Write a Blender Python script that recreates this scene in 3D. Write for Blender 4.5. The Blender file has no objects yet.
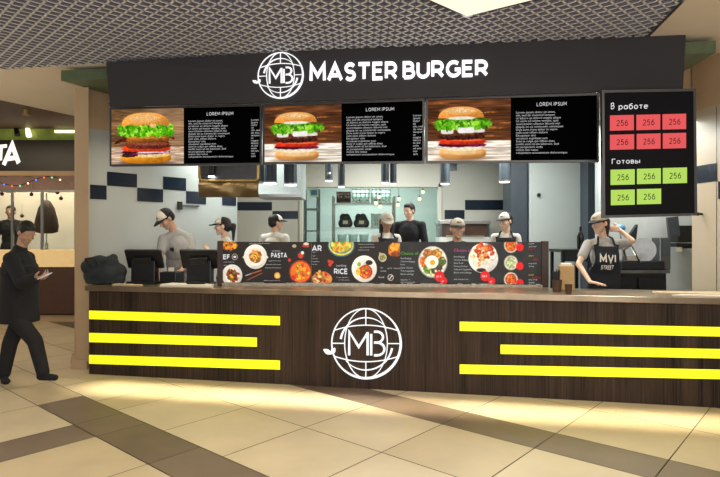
import bpy, bmesh, math, random
import numpy as np
from mathutils import Vector, Matrix
random.seed(7); RNG = np.random.default_rng(11)
SC = bpy.context.scene
COL = SC.collection
PI = math.pi
F, U0, V0, H = 560.0, 360.0, 235.0, 1.6          # camera: focal length in pixels, principal column, horizon row, eye height

def P(u, v, Y):                                   # survey helper: the place at distance Y seen at (u, v)
    return Vector(((u-U0)/F*Y, Y, H-(v-V0)/F*Y))
def proj(p): return (U0+F*p.x/p.y, V0-F*(p.z-H)/p.y)
def PZ(u, v, z):
    Y = (H-z)*F/(v-V0); return P(u, v, Y)

# ------------------------------------------------------------------ materials
def lin(c):
    if isinstance(c, str):
        c = c.lstrip('#'); c = [int(c[i:i+2], 16)/255 for i in (0, 2, 4)]
    return [(x/12.92 if x <= .04045 else ((x+.055)/1.055)**2.4) for x in c]
def newmat(name):
    m = bpy.data.materials.new(name); m.use_nodes = True
    nt = m.node_tree; nt.nodes.clear()
    out = nt.nodes.new('ShaderNodeOutputMaterial')
    return m, nt, out
def N(nt, t, **kw):
    n = nt.nodes.new(t)
    for k, v in kw.items(): setattr(n, k, v)
    return n
def mat(name, c, rough=.6, metal=0., var=.12, scale=14., stretch=(1, 1, 1), emit=0., spec=.5, bump=0.):
    m, nt, out = newmat(name); L = nt.links.new
    b = N(nt, 'ShaderNodeBsdfPrincipled')
    tc = N(nt, 'ShaderNodeTexCoord'); mp = N(nt, 'ShaderNodeMapping'); mp.inputs['Scale'].default_value = stretch
    nz = N(nt, 'ShaderNodeTexNoise'); nz.inputs['Scale'].default_value = scale; nz.inputs['Detail'].default_value = 4
    rp = N(nt, 'ShaderNodeValToRGB')
    l = lin(c)
    rp.color_ramp.elements[0].position = .3; rp.color_ramp.elements[1].position = .7
    rp.color_ramp.elements[0].color = [x*(1-var) for x in l]+[1]
    rp.color_ramp.elements[1].color = [min(1, x*(1+var)) for x in l]+[1]
    L(tc.outputs['Object'], mp.inputs['Vector']); L(mp.outputs[0], nz.inputs['Vector'])
    L(nz.outputs['Fac'], rp.inputs['Fac']); L(rp.outputs[0], b.inputs['Base Color'])
    b.inputs['Roughness'].default_value = rough; b.inputs['Metallic'].default_value = metal
    b.inputs['Specular IOR Level'].default_value = spec
    if emit:
        L(rp.outputs[0], b.inputs['Emission Color']); b.inputs['Emission Strength'].default_value = emit
    if bump:
        bp = N(nt, 'ShaderNodeBump'); bp.inputs['Strength'].default_value = bump; bp.inputs['Distance'].default_value = .01
        L(nz.outputs['Fac'], bp.inputs['Height']); L(bp.outputs[0], b.inputs['Normal'])
    L(b.outputs[0], out.inputs[0]); return m
def emat(name, c, s=1.):
    m, nt, out = newmat(name)
    e = N(nt, 'ShaderNodeEmission'); e.inputs[0].default_value = lin(c)+[1]; e.inputs[1].default_value = s
    nt.links.new(e.outputs[0], out.inputs[0]); return m
def picmat(name, s=1., rough=None):              # colours computed by the script and stored per vertex
    m, nt, out = newmat(name)
    a = N(nt, 'ShaderNodeVertexColor'); a.layer_name = 'Col'
    if rough is None:
        e = N(nt, 'ShaderNodeEmission'); e.inputs[1].default_value = s
        nt.links.new(a.outputs[0], e.inputs[0]); nt.links.new(e.outputs[0], out.inputs[0])
    else:
        b = N(nt, 'ShaderNodeBsdfPrincipled'); b.inputs['Roughness'].default_value = rough
        nt.links.new(a.outputs[0], b.inputs['Base Color']); nt.links.new(a.outputs[0], b.inputs['Emission Color'])
        b.inputs['Emission Strength'].default_value = s
        nt.links.new(b.outputs[0], out.inputs[0])
    return m
def glassmat(name, tint='#dff3ee', refl=.08):
    m, nt, out = newmat(name); L = nt.links.new
    t = N(nt, 'ShaderNodeBsdfTransparent'); t.inputs[0].default_value = lin(tint)+[1]
    g = N(nt, 'ShaderNodeBsdfGlossy'); g.inputs['Roughness'].default_value = .02
    mx = N(nt, 'ShaderNodeMixShader'); fr = N(nt, 'ShaderNodeFresnel'); fr.inputs[0].default_value = 1.18
    L(fr.outputs[0], mx.inputs[0]); L(t.outputs[0], mx.inputs[1]); L(g.outputs[0], mx.inputs[2]); L(mx.outputs[0], out.inputs[0])
    return m
def woodmat(name, dark, light, rough=.45, sx=55., sz=1.2):
    m, nt, out = newmat(name); L = nt.links.new
    b = N(nt, 'ShaderNodeBsdfPrincipled'); tc = N(nt, 'ShaderNodeTexCoord')
    mp = N(nt, 'ShaderNodeMapping'); mp.inputs['Scale'].default_value = (sx, sx*.2, sz)
    n1 = N(nt, 'ShaderNodeTexNoise'); n1.inputs['Scale'].default_value = 1.; n1.inputs['Detail'].default_value = 6; n1.inputs['Roughness'].default_value = .65
    mp2 = N(nt, 'ShaderNodeMapping'); mp2.inputs['Scale'].default_value = (sx*.12, sx*.02, sz*.05)
    n2 = N(nt, 'ShaderNodeTexNoise'); n2.inputs['Scale'].default_value = 1.; n2.inputs['Detail'].default_value = 2
    ad = N(nt, 'ShaderNodeMath', operation='MULTIPLY_ADD'); ad.inputs[1].default_value = .5
    rp = N(nt, 'ShaderNodeValToRGB'); e = rp.color_ramp.elements
    e[0].position = .55; e[0].color = lin(dark)+[1]; e[1].position = .95; e[1].color = lin(light)+[1]
    L(tc.outputs['Object'], mp.inputs[0]); L(tc.outputs['Object'], mp2.inputs[0])
    L(mp.outputs[0], n1.inputs[0]); L(mp2.outputs[0], n2.inputs[0])
    L(n2.outputs['Fac'], ad.inputs[0]); L(n1.outputs['Fac'], ad.inputs[2]); L(ad.outputs[0], rp.inputs[0])
    L(rp.outputs[0], b.inputs['Base Color']); b.inputs['Roughness'].default_value = rough; b.inputs['Specular IOR Level'].default_value = .2
    L(b.outputs[0], out.inputs[0]); return m

# ------------------------------------------------------------------ objects
ORG = {}
def tag(o, label=None, cat=None, group=None, kind=None):
    if label: o['label'] = label
    if cat: o['category'] = cat
    if group: o['group'] = group
    if kind: o['kind'] = kind
    return o
def thing(name, label, cat, loc=(0, 0, 0), group=None):
    o = bpy.data.objects.new(name, None); o.empty_display_size = .1; COL.objects.link(o)
    o.location = loc; ORG[o] = Vector(loc); return tag(o, label, cat, group)
def dup(root, loc, label):
    def cp(o, par):
        c = o.copy(); COL.objects.link(c); c.parent = par
        for ch in list(o.children): cp(ch, c)
        return c
    r = cp(root, None); r.location = loc; r['label'] = label; return r
class MB:
    def __init__(s): s.v = []; s.f = []; s.m = []
    def quad(s, a, b, c, d, m=0): i = len(s.v); s.v += [Vector(a), Vector(b), Vector(c), Vector(d)]; s.f.append((i, i+1, i+2, i+3)); s.m.append(m)
    def poly(s, pts, m=0): i = len(s.v); s.v += [Vector(p) for p in pts]; s.f.append(tuple(range(i, i+len(pts)))); s.m.append(m)
    def hexa(s, a, b, m=0):                      # two quads a, b with matching corners
        i = len(s.v); s.v += [Vector(p) for p in a]+[Vector(p) for p in b]
        for q in ((0, 1, 2, 3), (7, 6, 5, 4), (0, 4, 5, 1), (1, 5, 6, 2), (2, 6, 7, 3), (3, 7, 4, 0)):
            s.f.append(tuple(i+k for k in q)); s.m.append(m)
    def box(s, c, size, m=0, rz=0., M=None):
        R = M if M is not None else Matrix.Rotation(rz, 3, 'Z'); c = Vector(c); h = [x/2 for x in size]
        q = lambda z: [c+R@Vector((x*h[0], y*h[1], z*h[2])) for x, y in ((-1, -1), (1, -1), (1, 1), (-1, 1))]
        s.hexa(q(1), q(-1), m)
    def prism(s, pts, z0, z1, m=0):              # plan polygon
        n = len(pts); i = len(s.v)
        s.v += [Vector((p[0], p[1], z1)) for p in pts]+[Vector((p[0], p[1], z0)) for p in pts]
        s.f.append(tuple(range(i, i+n))); s.m.append(m); s.f.append(tuple(range(i+2*n-1, i+n-1, -1))); s.m.append(m)
        for k in range(n): s.f.append((i+k, i+n+k, i+n+(k+1) % n, i+(k+1) % n)); s.m.append(m)
    def cone(s, p0, p1, r0, r1=None, n=12, m=0, caps=True):
        r1 = r0 if r1 is None else r1; p0, p1 = Vector(p0), Vector(p1); d = (p1-p0).normalized()
        a = d.orthogonal().normalized(); b = d.cross(a); i = len(s.v)
        for p, r in ((p0, r0), (p1, r1)):
            for k in range(n): t = 2*PI*k/n; s.v.append(p+a*(r*math.cos(t))+b*(r*math.sin(t)))
        for k in range(n): s.f.append((i+k, i+(k+1) % n, i+n+(k+1) % n, i+n+k)); s.m.append(m)
        if caps: s.f.append(tuple(range(i+n-1, i-1, -1))); s.m.append(m); s.f.append(tuple(range(i+n, i+2*n))); s.m.append(m)
    def tube(s, pts, r, n=8, m=0):
        for a, b in zip(pts[:-1], pts[1:]): s.cone(a, b, r, r, n, m)
    def lathe(s, c, prof, n=20, m=0):            # profile of (radius, z)
        c = Vector(c); i = len(s.v); k = len(prof)
        for r, z in prof:
            for j in range(n): t = 2*PI*j/n; s.v.append(c+Vector((r*math.cos(t), r*math.sin(t), z)))
        for a in range(k-1):
            for j in range(n): s.f.append((i+a*n+j, i+a*n+(j+1) % n, i+(a+1)*n+(j+1) % n, i+(a+1)*n+j)); s.m.append(m)
        s.f.append(tuple(range(i+n-1, i-1, -1))); s.m.append(m); s.f.append(tuple(range(i+(k-1)*n, i+k*n))); s.m.append(m)
    def ball(s, c, r, m=0, M=None, sub=2):
        bm = bmesh.new(); bmesh.ops.create_icosphere(bm, subdivisions=sub, radius=1.)
        if not hasattr(r, '__len__'): r = (r, r, r)
        R = M if M is not None else Matrix.Identity(3); i = len(s.v); c = Vector(c)
        bm.verts.index_update()
        s.v += [c+R@Vector((v.co.x*r[0], v.co.y*r[1], v.co.z*r[2])) for v in bm.verts]
        for f in bm.faces: s.f.append(tuple(i+v.index for v in f.verts)); s.m.append(m)
        bm.free()
    def capsule(s, p0, p1, r0, r1, m=0):
        s.cone(p0, p1, r0, r1, 14, m); s.ball(p0, r0, m); s.ball(p1, r1, m)
    def mesh(s, name, org, mats, smooth=False):
        me = bpy.data.meshes.new(name)
        me.from_pydata([tuple(v-org) for v in s.v], [], s.f)
        for mm in (mats if isinstance(mats, (list, tuple)) else [mats]): me.materials.append(mm)
        me.polygons.foreach_set('material_index', s.m)
        if smooth: me.polygons.foreach_set('use_smooth', [True]*len(s.f))
        me.update(); return me
    def build(s, name, mats, parent=None, smooth=False, label=None, cat=None, group=None, kind=None, bevel=0., weld=False):
        if parent is not None: org = ORG[parent]
        else:
            xs = [v.x for v in s.v]; ys = [v.y for v in s.v]; zs = [v.z for v in s.v]
            org = Vector(((min(xs)+max(xs))/2, (min(ys)+max(ys))/2, min(zs)))
        o = bpy.data.objects.new(name, s.mesh(name, org, mats, smooth)); COL.objects.link(o)
        ORG[o] = org
        if weld: bm = bmesh.new(); bm.from_mesh(o.data); bmesh.ops.remove_doubles(bm, verts=bm.verts, dist=1e-5); bm.to_mesh(o.data); bm.free()
        if parent is not None: o.parent = parent
        else: o.location = org
        if bevel:
            b = o.modifiers.new('bevel', 'BEVEL'); b.width = bevel; b.segments = 2; b.limit_method = 'ANGLE'
        return tag(o, label, cat, group, kind)
def remesh(mb, voxel, smooth=2):                 # union of overlapping closed shapes as ONE continuous surface
    me = mb.mesh('tmp', Vector((0, 0, 0)), MT['skin'])
    o = bpy.data.objects.new('tmp', me); COL.objects.link(o)
    r = o.modifiers.new('r', 'REMESH'); r.mode = 'VOXEL'; r.voxel_size = voxel; r.use_smooth_shade = True
    if smooth: q = o.modifiers.new('s', 'SMOOTH'); q.iterations = smooth; q.factor = .5
    dg = bpy.context.evaluated_depsgraph_get(); dg.update()
    m2 = bpy.data.meshes.new_from_object(o.evaluated_get(dg))
    bpy.data.objects.remove(o); bpy.data.meshes.remove(me)
    return m2
def put(me, name, mats, parent, label=None):     # link a world-space mesh under its thing
    o = bpy.data.objects.new(name, me); COL.objects.link(o); o.parent = parent
    me.transform(Matrix.Translation(-ORG[parent])); me.materials.clear()
    for mm in (mats if isinstance(mats, (list, tuple)) else [mats]): me.materials.append(mm)
    ORG[o] = ORG[parent]; me.polygons.foreach_set('use_smooth', [True]*len(me.polygons))
    if label: o['label'] = label
    return o

# ------------------------------------------------------------------ flat patches (screens, signs, posters)
class Patch:
    def __init__(s, tl, tr, br, bl):
        s.c = [Vector(x) for x in (tl, tr, br, bl)]
        n = (s.c[2]-s.c[0]).cross(s.c[1]-s.c[3]).normalized()
        if n.dot(-((s.c[0]+s.c[2])/2)) < 0: n = -n
        s.n = n
    def at(s, a, b, off=0.):
        tl, tr, br, bl = s.c
        return (tl*(1-a)+tr*a)*(1-b)+(bl*(1-a)+br*a)*b+s.n*off
    def inv(s, u, v):
        a, b = .5, .5
        for _ in range(12):
            f = lambda a, b: np.array(proj(s.at(a, b)))-np.array((u, v))
            f0 = f(a, b); e = 1e-4
            J = np.stack([(f(a+e, b)-f0)/e, (f(a, b+e)-f0)/e], 1)
            d = np.linalg.solve(J, -f0); a += d[0]; b += d[1]
        return a, b
    def px(s, u, v, off=0.): a, b = s.inv(u, v); return s.at(a, b, off)
    def sub(s, a0, b0, a1, b1, off=0.): return Patch(s.at(a0, b0, off), s.at(a1, b0, off), s.at(a1, b1, off), s.at(a0, b1, off))
    def bar(s, mb, a0, b0, a1, b1, o0, o1, m=0):
        q = lambda o: [s.at(a0, b0, o), s.at(a0, b1, o), s.at(a1, b1, o), s.at(a1, b0, o)]
        mb.hexa(q(o1), q(o0), m)
    def grid(s, img, name, m, parent, off=0.):
        h, w = img.shape[:2]
        A, B = np.meshgrid(np.linspace(0, 1, w), np.linspace(0, 1, h))
        C = [np.array(c-ORG[parent]+s.n*off) for c in s.c]
        pts = ((C[0]*(1-A[..., None])+C[1]*A[..., None])*(1-B[..., None])+(C[3]*(1-A[..., None])+C[2]*A[..., None])*B[..., None]).reshape(-1, 3)
        idx = np.arange(w*h).reshape(h, w)
        q = np.stack([idx[:-1, :-1], idx[1:, :-1], idx[1:, 1:], idx[:-1, 1:]], -1).reshape(-1, 4)
        me = bpy.data.meshes.new(name); me.from_pydata(pts.tolist(), [], q.tolist())
        at = me.color_attributes.new('Col', 'FLOAT_COLOR', 'POINT')
        c = np.clip(img, 0, 1); c = np.where(c <= .04045, c/12.92, ((c+.055)/1.055)**2.4)
        at.data.foreach_set('color', np.concatenate([c, np.ones((h, w, 1))], -1).astype(np.float32).ravel())
        me.materials.append(m); o = bpy.data.objects.new(name, me); COL.objects.link(o); o.parent = parent; ORG[o] = ORG[parent]
        return o

# ------------------------------------------------------------------ lettering
def arc(cx, cy, rx, ry, a0, a1, n=14):
    return [(cx+rx*math.cos(math.radians(a0+(a1-a0)*k/n)), cy+ry*math.sin(math.radians(a0+(a1-a0)*k/n))) for k in range(n+1)]
O_ = arc(.28, .34, .28, .34, 0, 360, 20)
GL = {
 'M': (1.0, [[(0, 0), (.03, 1), (.5, .3), (.97, 1), (1.0, 0)]]),
 'A': (.95, [[(0, 0), (.475, 1), (.95, 0)], [(.17, .3), (.78, .3)]]),
 'S': (.64, [arc(.33, .75, .3, .25, 30, 270)+arc(.33, .25, .31, .25, 90, -150)[1:]]),
 'T': (.8, [[(0, 1), (.8, 1)], [(.4, 1), (.4, 0)]]),
 'E': (.6, [[(.6, 1), (0, 1), (0, 0), (.62, 0)], [(0, .52), (.54, .52)]]),
 'F': (.58, [[(.58, 1), (0, 1), (0, 0)], [(0, .5), (.52, .5)]]),
 'R': (.72, [[(0, 0), (0, 1), (.36, 1)]+arc(.36, .7, .3, .3, 90, -90)+[(0, .4)], [(.36, .4), (.7, 0)]]),
 'B': (.68, [[(0, 0), (0, 1), (.34, 1)]+arc(.34, .76, .26, .24, 90, -90)+[(0, .52)], [(.3, .52), (.36, .52)]+arc(.38, .26, .3, .26, 90, -90)+[(0, 0)]]),
 'U': (.74, [[(0, 1), (0, .36)]+arc(.37, .36, .37, .36, 180, 360)+[(.74, 1)]]),
 'G': (.82, [arc(.45, .5, .45, .5, 50, 320)+[(.82, .2), (.82, .46), (.52, .46)]]),
 'I': (.0, [[(0, 0), (0, 1)]]), 'V': (.9, [[(0, 1), (.45, 0), (.9, 1)]]), 'L': (.55, [[(0, 1), (0, 0), (.55, 0)]]),
 'O': (.96, [arc(.48, .5, .48, .5, 0, 360, 24)]), 'P': (.62, [[(0, 0), (0, 1), (.34, 1)]+arc(.34, .72, .28, .28, 90, -90)+[(0, .44)]]),
 'C': (.75, [arc(.45, .5, .45, .5, 45, 315)]), '.': (.0, [[(0, 0), (0, .04)]]),
 '2': (.56, [arc(.28, .72, .27, .28, 160, -30)+[(0, 0), (.58, 0)]]),
 '5': (.58, [[(.52, 1), (.1, 1), (.05, .55)]+arc(.27, .32, .29, .32, 110, -150)]),
 '6': (.58, [arc(.29, .31, .29, .31, 0, 360, 20), [(.5, .97), (.3, .95), (.1, .72), (.0, .34)]]),
 'р': (.56, [[(0, -.28), (0, .68)], O_]), 'а': (.56, [O_, [(.56, .68), (.56, 0)]]), 'о': (.56, [O_]),
 'б': (.56, [O_, [(.55, 1.02), (.3, .94), (.06, .78), (0, .34)]]), 'т': (.5, [[(0, .68), (.5, .68)], [(.25, .68), (.25, 0)]]),
 'е': (.56, [[(0, .36), (.56, .36)], arc(.28, .34, .28, .34, 0, 315, 20)]), 'Г': (.55, [[(0, 0), (0, 1), (.55, 1)]]),
 'в': (.48, [[(0, 0), (0, .68), (.25, .68)]+arc(.25, .53, .16, .15, 90, -90)+[(0, .36)], [(.25, .36)]+arc(.28, .18, .19, .18, 90, -90)+[(0, 0)]]),
 'ы': (.74, [[(0, .68), (0, 0), (.28, 0)]+arc(.28, .2, .17, .2, -90, 90)+[(0, .4)], [(.72, .68), (.72, 0)]]),
}
GL['В'] = GL['B']
def strip(mb, pts, w, fn, o0, o1, m=0):          # a flat ribbon of width w (number or list) along pts, drawn through fn(x, y, off)
    pts = [np.array(p, float) for p in pts]; ws = list(w) if hasattr(w, '__len__') else [w]*len(pts)
    keep = [i for i in range(len(pts)) if i == 0 or np.linalg.norm(pts[i]-pts[i-1]) > 1e-4]
    pts = [pts[i] for i in keep]; ws = [ws[i] for i in keep]; n = len(pts)
    closed = n > 3 and np.linalg.norm(pts[0]-pts[-1]) < 1e-6
    Lp, Rp = [], []
    for i in range(n):
        d0 = pts[i]-pts[i-1] if i else (pts[-1]-pts[-2] if closed else None)
        d1 = pts[i+1]-pts[i] if i < n-1 else (pts[1]-pts[0] if closed else None)
        if d0 is None: d0 = d1
        if d1 is None: d1 = d0
        d0 = d0/(np.linalg.norm(d0)+1e-9); d1 = d1/(np.linalg.norm(d1)+1e-9)
        n0 = np.array((-d0[1], d0[0])); n1 = np.array((-d1[1], d1[0])); nn = n0+n1
        k = np.linalg.norm(nn); nn = nn/k if k > 1e-3 else n0
        sc = min(1/max(nn.dot(n0), .2), 2.2)
        Lp.append(pts[i]+nn*ws[i]/2*sc); Rp.append(pts[i]-nn*ws[i]/2*sc)
    for i in range(n-1):
        a = [Lp[i], Rp[i], Rp[i+1], Lp[i+1]]
        mb.hexa([fn(p[0], p[1], o1) for p in a], [fn(p[0], p[1], o0) for p in a], m)
def text_layout(s, w=.12, gap=.2, space=.45):     # list of (x offset, skeleton strokes) plus the total width; cap height 1
    x = 0; out = []
    for ch in s:
        if ch == ' ': x += space; continue
        gw, st = GL[ch]; out.append((ch, x+w/2, st)); x += gw+w+gap
    return out, x-gap
def write(mb, s, fn, w=.12, gap=.2, o0=0., o1=.004, m=0, space=.45):
    lay, tot = text_layout(s, w, gap, space)
    for ch, x, st in lay:
        for p in st: strip(mb, [((x+a), w/2+b*(1-w)) for a, b in p], w, fn, o0, o1, m)
    return tot
def fit(patch, s, a0, b0, a1, b1, w=.12, gap=.2, space=.45):   # map text (cap height 1) into a box of the patch
    tot = text_layout(s, w, gap, space)[1]
    return lambda x, y, o: patch.at(a0+(a1-a0)*x/tot, b1+(b0-b1)*y, o)
FC = {}
def fmesh(s):
    if s not in FC:
        c = bpy.data.curves.new('t', 'FONT'); c.body = s; c.size = 1; c.resolution_u = 2
        o = bpy.data.objects.new('t', c); COL.objects.link(o)
        dg = bpy.context.evaluated_depsgraph_get(); dg.update()
        me = bpy.data.meshes.new_from_object(o.evaluated_get(dg))
        FC[s] = ([tuple(v.co) for v in me.vertices], [tuple(p.vertices) for p in me.polygons])
        bpy.data.objects.remove(o); bpy.data.meshes.remove(me)
    return FC[s]
def small(mb, s, patch, a, b, ha, hb, off=.003, m=0):  # one line of small print: start (a, b), em size ha by hb of the patch
    vs, fs = fmesh(s); i = len(mb.v)
    mb.v += [patch.at(a+x*ha, b-y*hb, off) for x, y, z in vs]
    mb.f += [tuple(i+k for k in f) for f in fs]; mb.m += [m]*len(fs)
    return a+max(x for x, y, z in vs)*ha
# ------------------------------------------------------------------ pictures computed with numpy
def vnoise(x, y, seed):
    r = np.random.default_rng(seed).random((64, 64))
    xi = np.floor(x).astype(int); yi = np.floor(y).astype(int); fx = x-xi; fy = y-yi
    fx = fx*fx*(3-2*fx); fy = fy*fy*(3-2*fy); g = lambda a, b: r[b % 64, a % 64]
    return (g(xi, yi)*(1-fx)+g(xi+1, yi)*fx)*(1-fy)+(g(xi, yi+1)*(1-fx)+g(xi+1, yi+1)*fx)*fy
def hx(c):
    c = c.lstrip('#'); return np.array([int(c[i:i+2], 16)/255 for i in (0, 2, 4)])
class Cv:
    def __init__(s, x0, y0, x1, y1, w, h, bg):
        s.X, s.Y = np.meshgrid(np.linspace(x0, x1, w), np.linspace(y0, y1, h))
        s.a = np.ones((h, w, 3))*hx(bg); s.k = 900
    def nz(s, sx, sy=None):
        s.k += 1; sy = sy or sx; return vnoise(s.X/sx+s.k, s.Y/sy+7, s.k)
    def mix(s, mask, col): s.a = s.a*(1-mask[..., None])+col*mask[..., None]
    def color(s, c, var=0., sc=8, sy=None):
        c = hx(c) if isinstance(c, str) else c
        return np.ones_like(s.a)*c*(1+var*(s.nz(sc, sy)-.5)*2)[..., None]
    def ell(s, cx, cy, rx, ry, c, var=.0, sc=8, edge=0., ang=0., shade=0., p=2., soft=1.5, clip=None):
        t = math.radians(ang); dx = s.X-cx; dy = s.Y-cy
        x = (dx*math.cos(t)+dy*math.sin(t))/rx; y = (-dx*math.sin(t)+dy*math.cos(t))/ry
        r = (np.abs(x)**p+np.abs(y)**p)**(1/p)
        if edge: r = r+edge*(s.nz(sc*1.3)-.5)
        m = np.clip((1-r)*min(rx, ry)/soft+.5, 0, 1)
        if clip is not None: m = m*clip
        col = s.color(c, var, sc)
        if shade: col = col*(1-shade*np.clip(x*.45+y*.75, -1, 1))[..., None]
        s.mix(m, col)
    def rect(s, x0, y0, x1, y1, c, var=0., sc=8, sy=None, edge=0.):
        e = edge*(s.nz(sc)-.5) if edge else 0
        m = ((s.X > x0+e) & (s.X < x1+e) & (s.Y > y0+e) & (s.Y < y1+e)).astype(float); s.mix(m, s.color(c, var, sc, sy))
    def line(s, x0, y0, x1, y1, w, c):
        d = np.array((x1-x0, y1-y0), float); L = np.hypot(*d); d /= L
        t = (s.X-x0)*d[0]+(s.Y-y0)*d[1]; n = np.abs(-(s.X-x0)*d[1]+(s.Y-y0)*d[0])
        s.mix(((t > 0) & (t < L)).astype(float)*np.clip(w/2-n+.5, 0, 1), s.color(c, .1))
def planks(c, y0, y1, n, base, dark, seed=0):
    r = np.random.default_rng(seed); h = (y1-y0)/n
    for k in range(n):
        f = .75+.5*r.random()
        c.rect(-1e3, y0+k*h, 1e4, y0+(k+1)*h, hx(base)*f, .3, 45, 4)
        c.rect(-1e3, y0+k*h, 1e4, y0+k*h+2.5, dark, .2)
def burger_bright():
    c = Cv(45, 30, 585, 440, 200, 152, '#6b4a33')
    planks(c, 30, 315, 6, '#86603f', '#3a2416', 3)
    c.mix(np.clip((c.X-250)/400, 0, .35)*(c.Y < 300), hx('#d8b48a'))
    planks(c, 312, 440, 3, '#b89b82', '#8a6c58', 5)
    c.ell(305, 432, 200, 14, '#6d5040', soft=10)
    c.ell(305, 393, 187, 42, '#e08a1e', .12, 20, shade=.3, p=3)
    c.ell(305, 372, 180, 22, '#f0b656', .1, 14, .05)
    c.ell(330, 368, 130, 20, '#ecd18e', .14, 10, .15); c.ell(180, 372, 60, 16, '#3c2218', .3, 8, .3)
    c.ell(300, 352, 180, 17, '#8e1460', .25, 8, .25); c.ell(300, 352, 120, 8, '#e6c3d6', .2, 9, .4); c.ell(430, 354, 50, 6, '#d9b0c9', .2, 9, .4)
    c.ell(185, 350, 60, 12, '#3a1424', .3, 8, .3)
    c.ell(305, 324, 180, 25, '#e5401a', .15, 12, .1, shade=.25, p=3); c.ell(330, 315, 110, 8, '#ff7a48', .1, 12, .3)
    c.ell(318, 298, 168, 30, '#70301f', .4, 6, .15, shade=.3, p=3); c.ell(330, 290, 140, 12, '#8f4a3a', .4, 5, .4)
    c.ell(120, 262, 58, 12, '#4a1c12', .4, 8, .4, ang=-25); c.ell(498, 246, 28, 9, '#7a2412', .4, 8, .4, ang=30); c.ell(150, 255, 30, 22, '#5a2214', .4, 8, .4)
    c.ell(318, 256, 162, 24, '#9c5a1e', .2, 12, .1, shade=.4, p=4); c.ell(310, 244, 150, 7, '#c88436', .2, 12, .4)
    c.ell(298, 192, 212, 42, '#3f9a0c', .5, 14, .3, p=2.6, soft=3); 
    for k in range(85):
        r = c.k % 97; x = 100+RNG.random()*400; y = 155+RNG.random()*75
        c.ell(x, y, 12+RNG.random()*14, 8+RNG.random()*9, ['#80d220', '#58b414', '#a4e640', '#3a820c', '#4ca412', '#8ed62c'][int(RNG.random()*5)], .25, 7, .6, ang=RNG.random()*90, soft=2.5)
    c.ell(300, 150, 178, 92, '#dd8f3a', .1, 10, shade=.35, p=2.3, clip=(c.Y < 150+6*np.sin(c.X/17)).astype(float))
    c.ell(280, 98, 120, 34, '#f0b468', .08, 16, soft=24)
    for k in range(60):
        x = 300+RNG.normal()*65; y = 94+RNG.normal()*12; c.ell(x, max(y, 72+abs(x-300)*.22), 3.2, 2.2, '#ffe2ac', soft=1)
    c.ell(360, 156, 22, 18, '#f3c078', .15, 9, .4)
    return c.a
def burger_rustic():
    c = Cv(36, 63, 356, 300, 190, 140, '#4a2c1c')
    planks(c, 63, 225, 5, '#5c3620', '#2a160c', 9)
    for k in range(14):
        x = 40+RNG.random()*310; y = 75+RNG.random()*140; c.ell(x, y, 26, 3, '#a8642c', .3, 9, .5, soft=3)
    planks(c, 222, 300, 3, '#dccbb8', '#b39a86', 4)
    c.ell(172, 292, 105, 8, '#9a8470', soft=7)
    c.ell(172, 271, 91, 22, '#e39a50', .08, 16, shade=.3, p=3.2); c.ell(165, 266, 76, 11, '#f4c88c', .06, 12, soft=7); c.ell(172, 254, 88, 7, '#fbe4bd', .08, 10, .2)
    c.ell(172, 244, 90, 9, '#f1e4d2', .15, 8, .4); c.ell(150, 238, 78, 10, '#4a0f2c', .3, 7, .3); c.ell(225, 240, 36, 7, '#6b1a40', .3, 7, .3)
    c.ell(172, 226, 92, 12, '#d8361a', .15, 9, .15, shade=.3, p=3); c.ell(190, 221, 60, 4, '#ff6a3c', .1, 9, .3)
    c.ell(165, 202, 94, 18, '#48241a', .45, 5, .2, shade=.3, p=2.6); c.ell(160, 195, 80, 7, '#6e3a2a', .45, 4, .5)
    c.ell(170, 166, 98, 16, '#7c8a3a', .3, 6, .2); c.ell(205, 172, 62, 12, '#54392a', .3, 7, .2)
    c.ell(186, 178, 34, 16, '#f6f1ea', .05, 9, .1, p=5); c.ell(112, 186, 24, 10, '#efe8de', .05, 9, .1, p=4); c.ell(235, 184, 22, 8, '#e8dfd2', .05, 9, .1, p=4)
    c.ell(170, 154, 106, 18, '#4f9a16', .5, 9, .35, p=2.4, soft=2)
    for k in range(75):
        x = 66+RNG.random()*212; y = 142+RNG.random()*30+abs(x-172)*.08
        if y > 166 and 150 < x < 222: continue
        c.ell(x, y, 6+RNG.random()*9, 4+RNG.random()*6, ['#8ed432', '#5caa1a', '#b4e856', '#3f7e12', '#74bc28', '#9ad83c'][int(RNG.random()*5)], .25, 4, .6, ang=RNG.random()*90, soft=1.5)
    c.ell(166, 136, 89, 44, '#d98b3c', .08, 8, shade=.3, p=2.3, clip=(c.Y < 136).astype(float)); c.ell(160, 107, 62, 13, '#efb873', .06, 9, soft=10)
    c.ell(165, 136, 55, 6, '#f4ead8', .06, 8, .2)
    for k in range(55):
        x = 166+RNG.normal()*32; c.ell(x, max(106+RNG.normal()*7, 97+abs(x-166)*.22), 1.8, 1.3, '#ffe8bd', soft=.7)
    return c.a
def plate(c, x, y, r, food, mid, rim='#ece8e0'):
    c.ell(x+3, y+5, r*1.03, r*1.03, '#0c0a0a', soft=6); c.ell(x, y, r, r, rim, .04, 9, shade=.12); c.ell(x, y, r*.72, r*.72, '#f6f3ee', .03, 9, shade=-.08)
    c.ell(x, y, r*.55, r*.52, food, .5, r*.16, .35, soft=2); c.ell(x-r*.05, y-r*.05, r*.3, r*.28, mid, .5, r*.13, .5, soft=2)
def scatter(c, x, y, r, n, cols, k=.22):
    for i in range(n):
        a = RNG.random()*6.28; q = r*math.sqrt(RNG.random()); c.ell(x+q*math.cos(a), y+q*math.sin(a), r*k*(.5+RNG.random()), r*k*(.3+.6*RNG.random()), cols[int(RNG.random()*len(cols))], .2, 5, .3, ang=RNG.random()*180)
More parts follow.
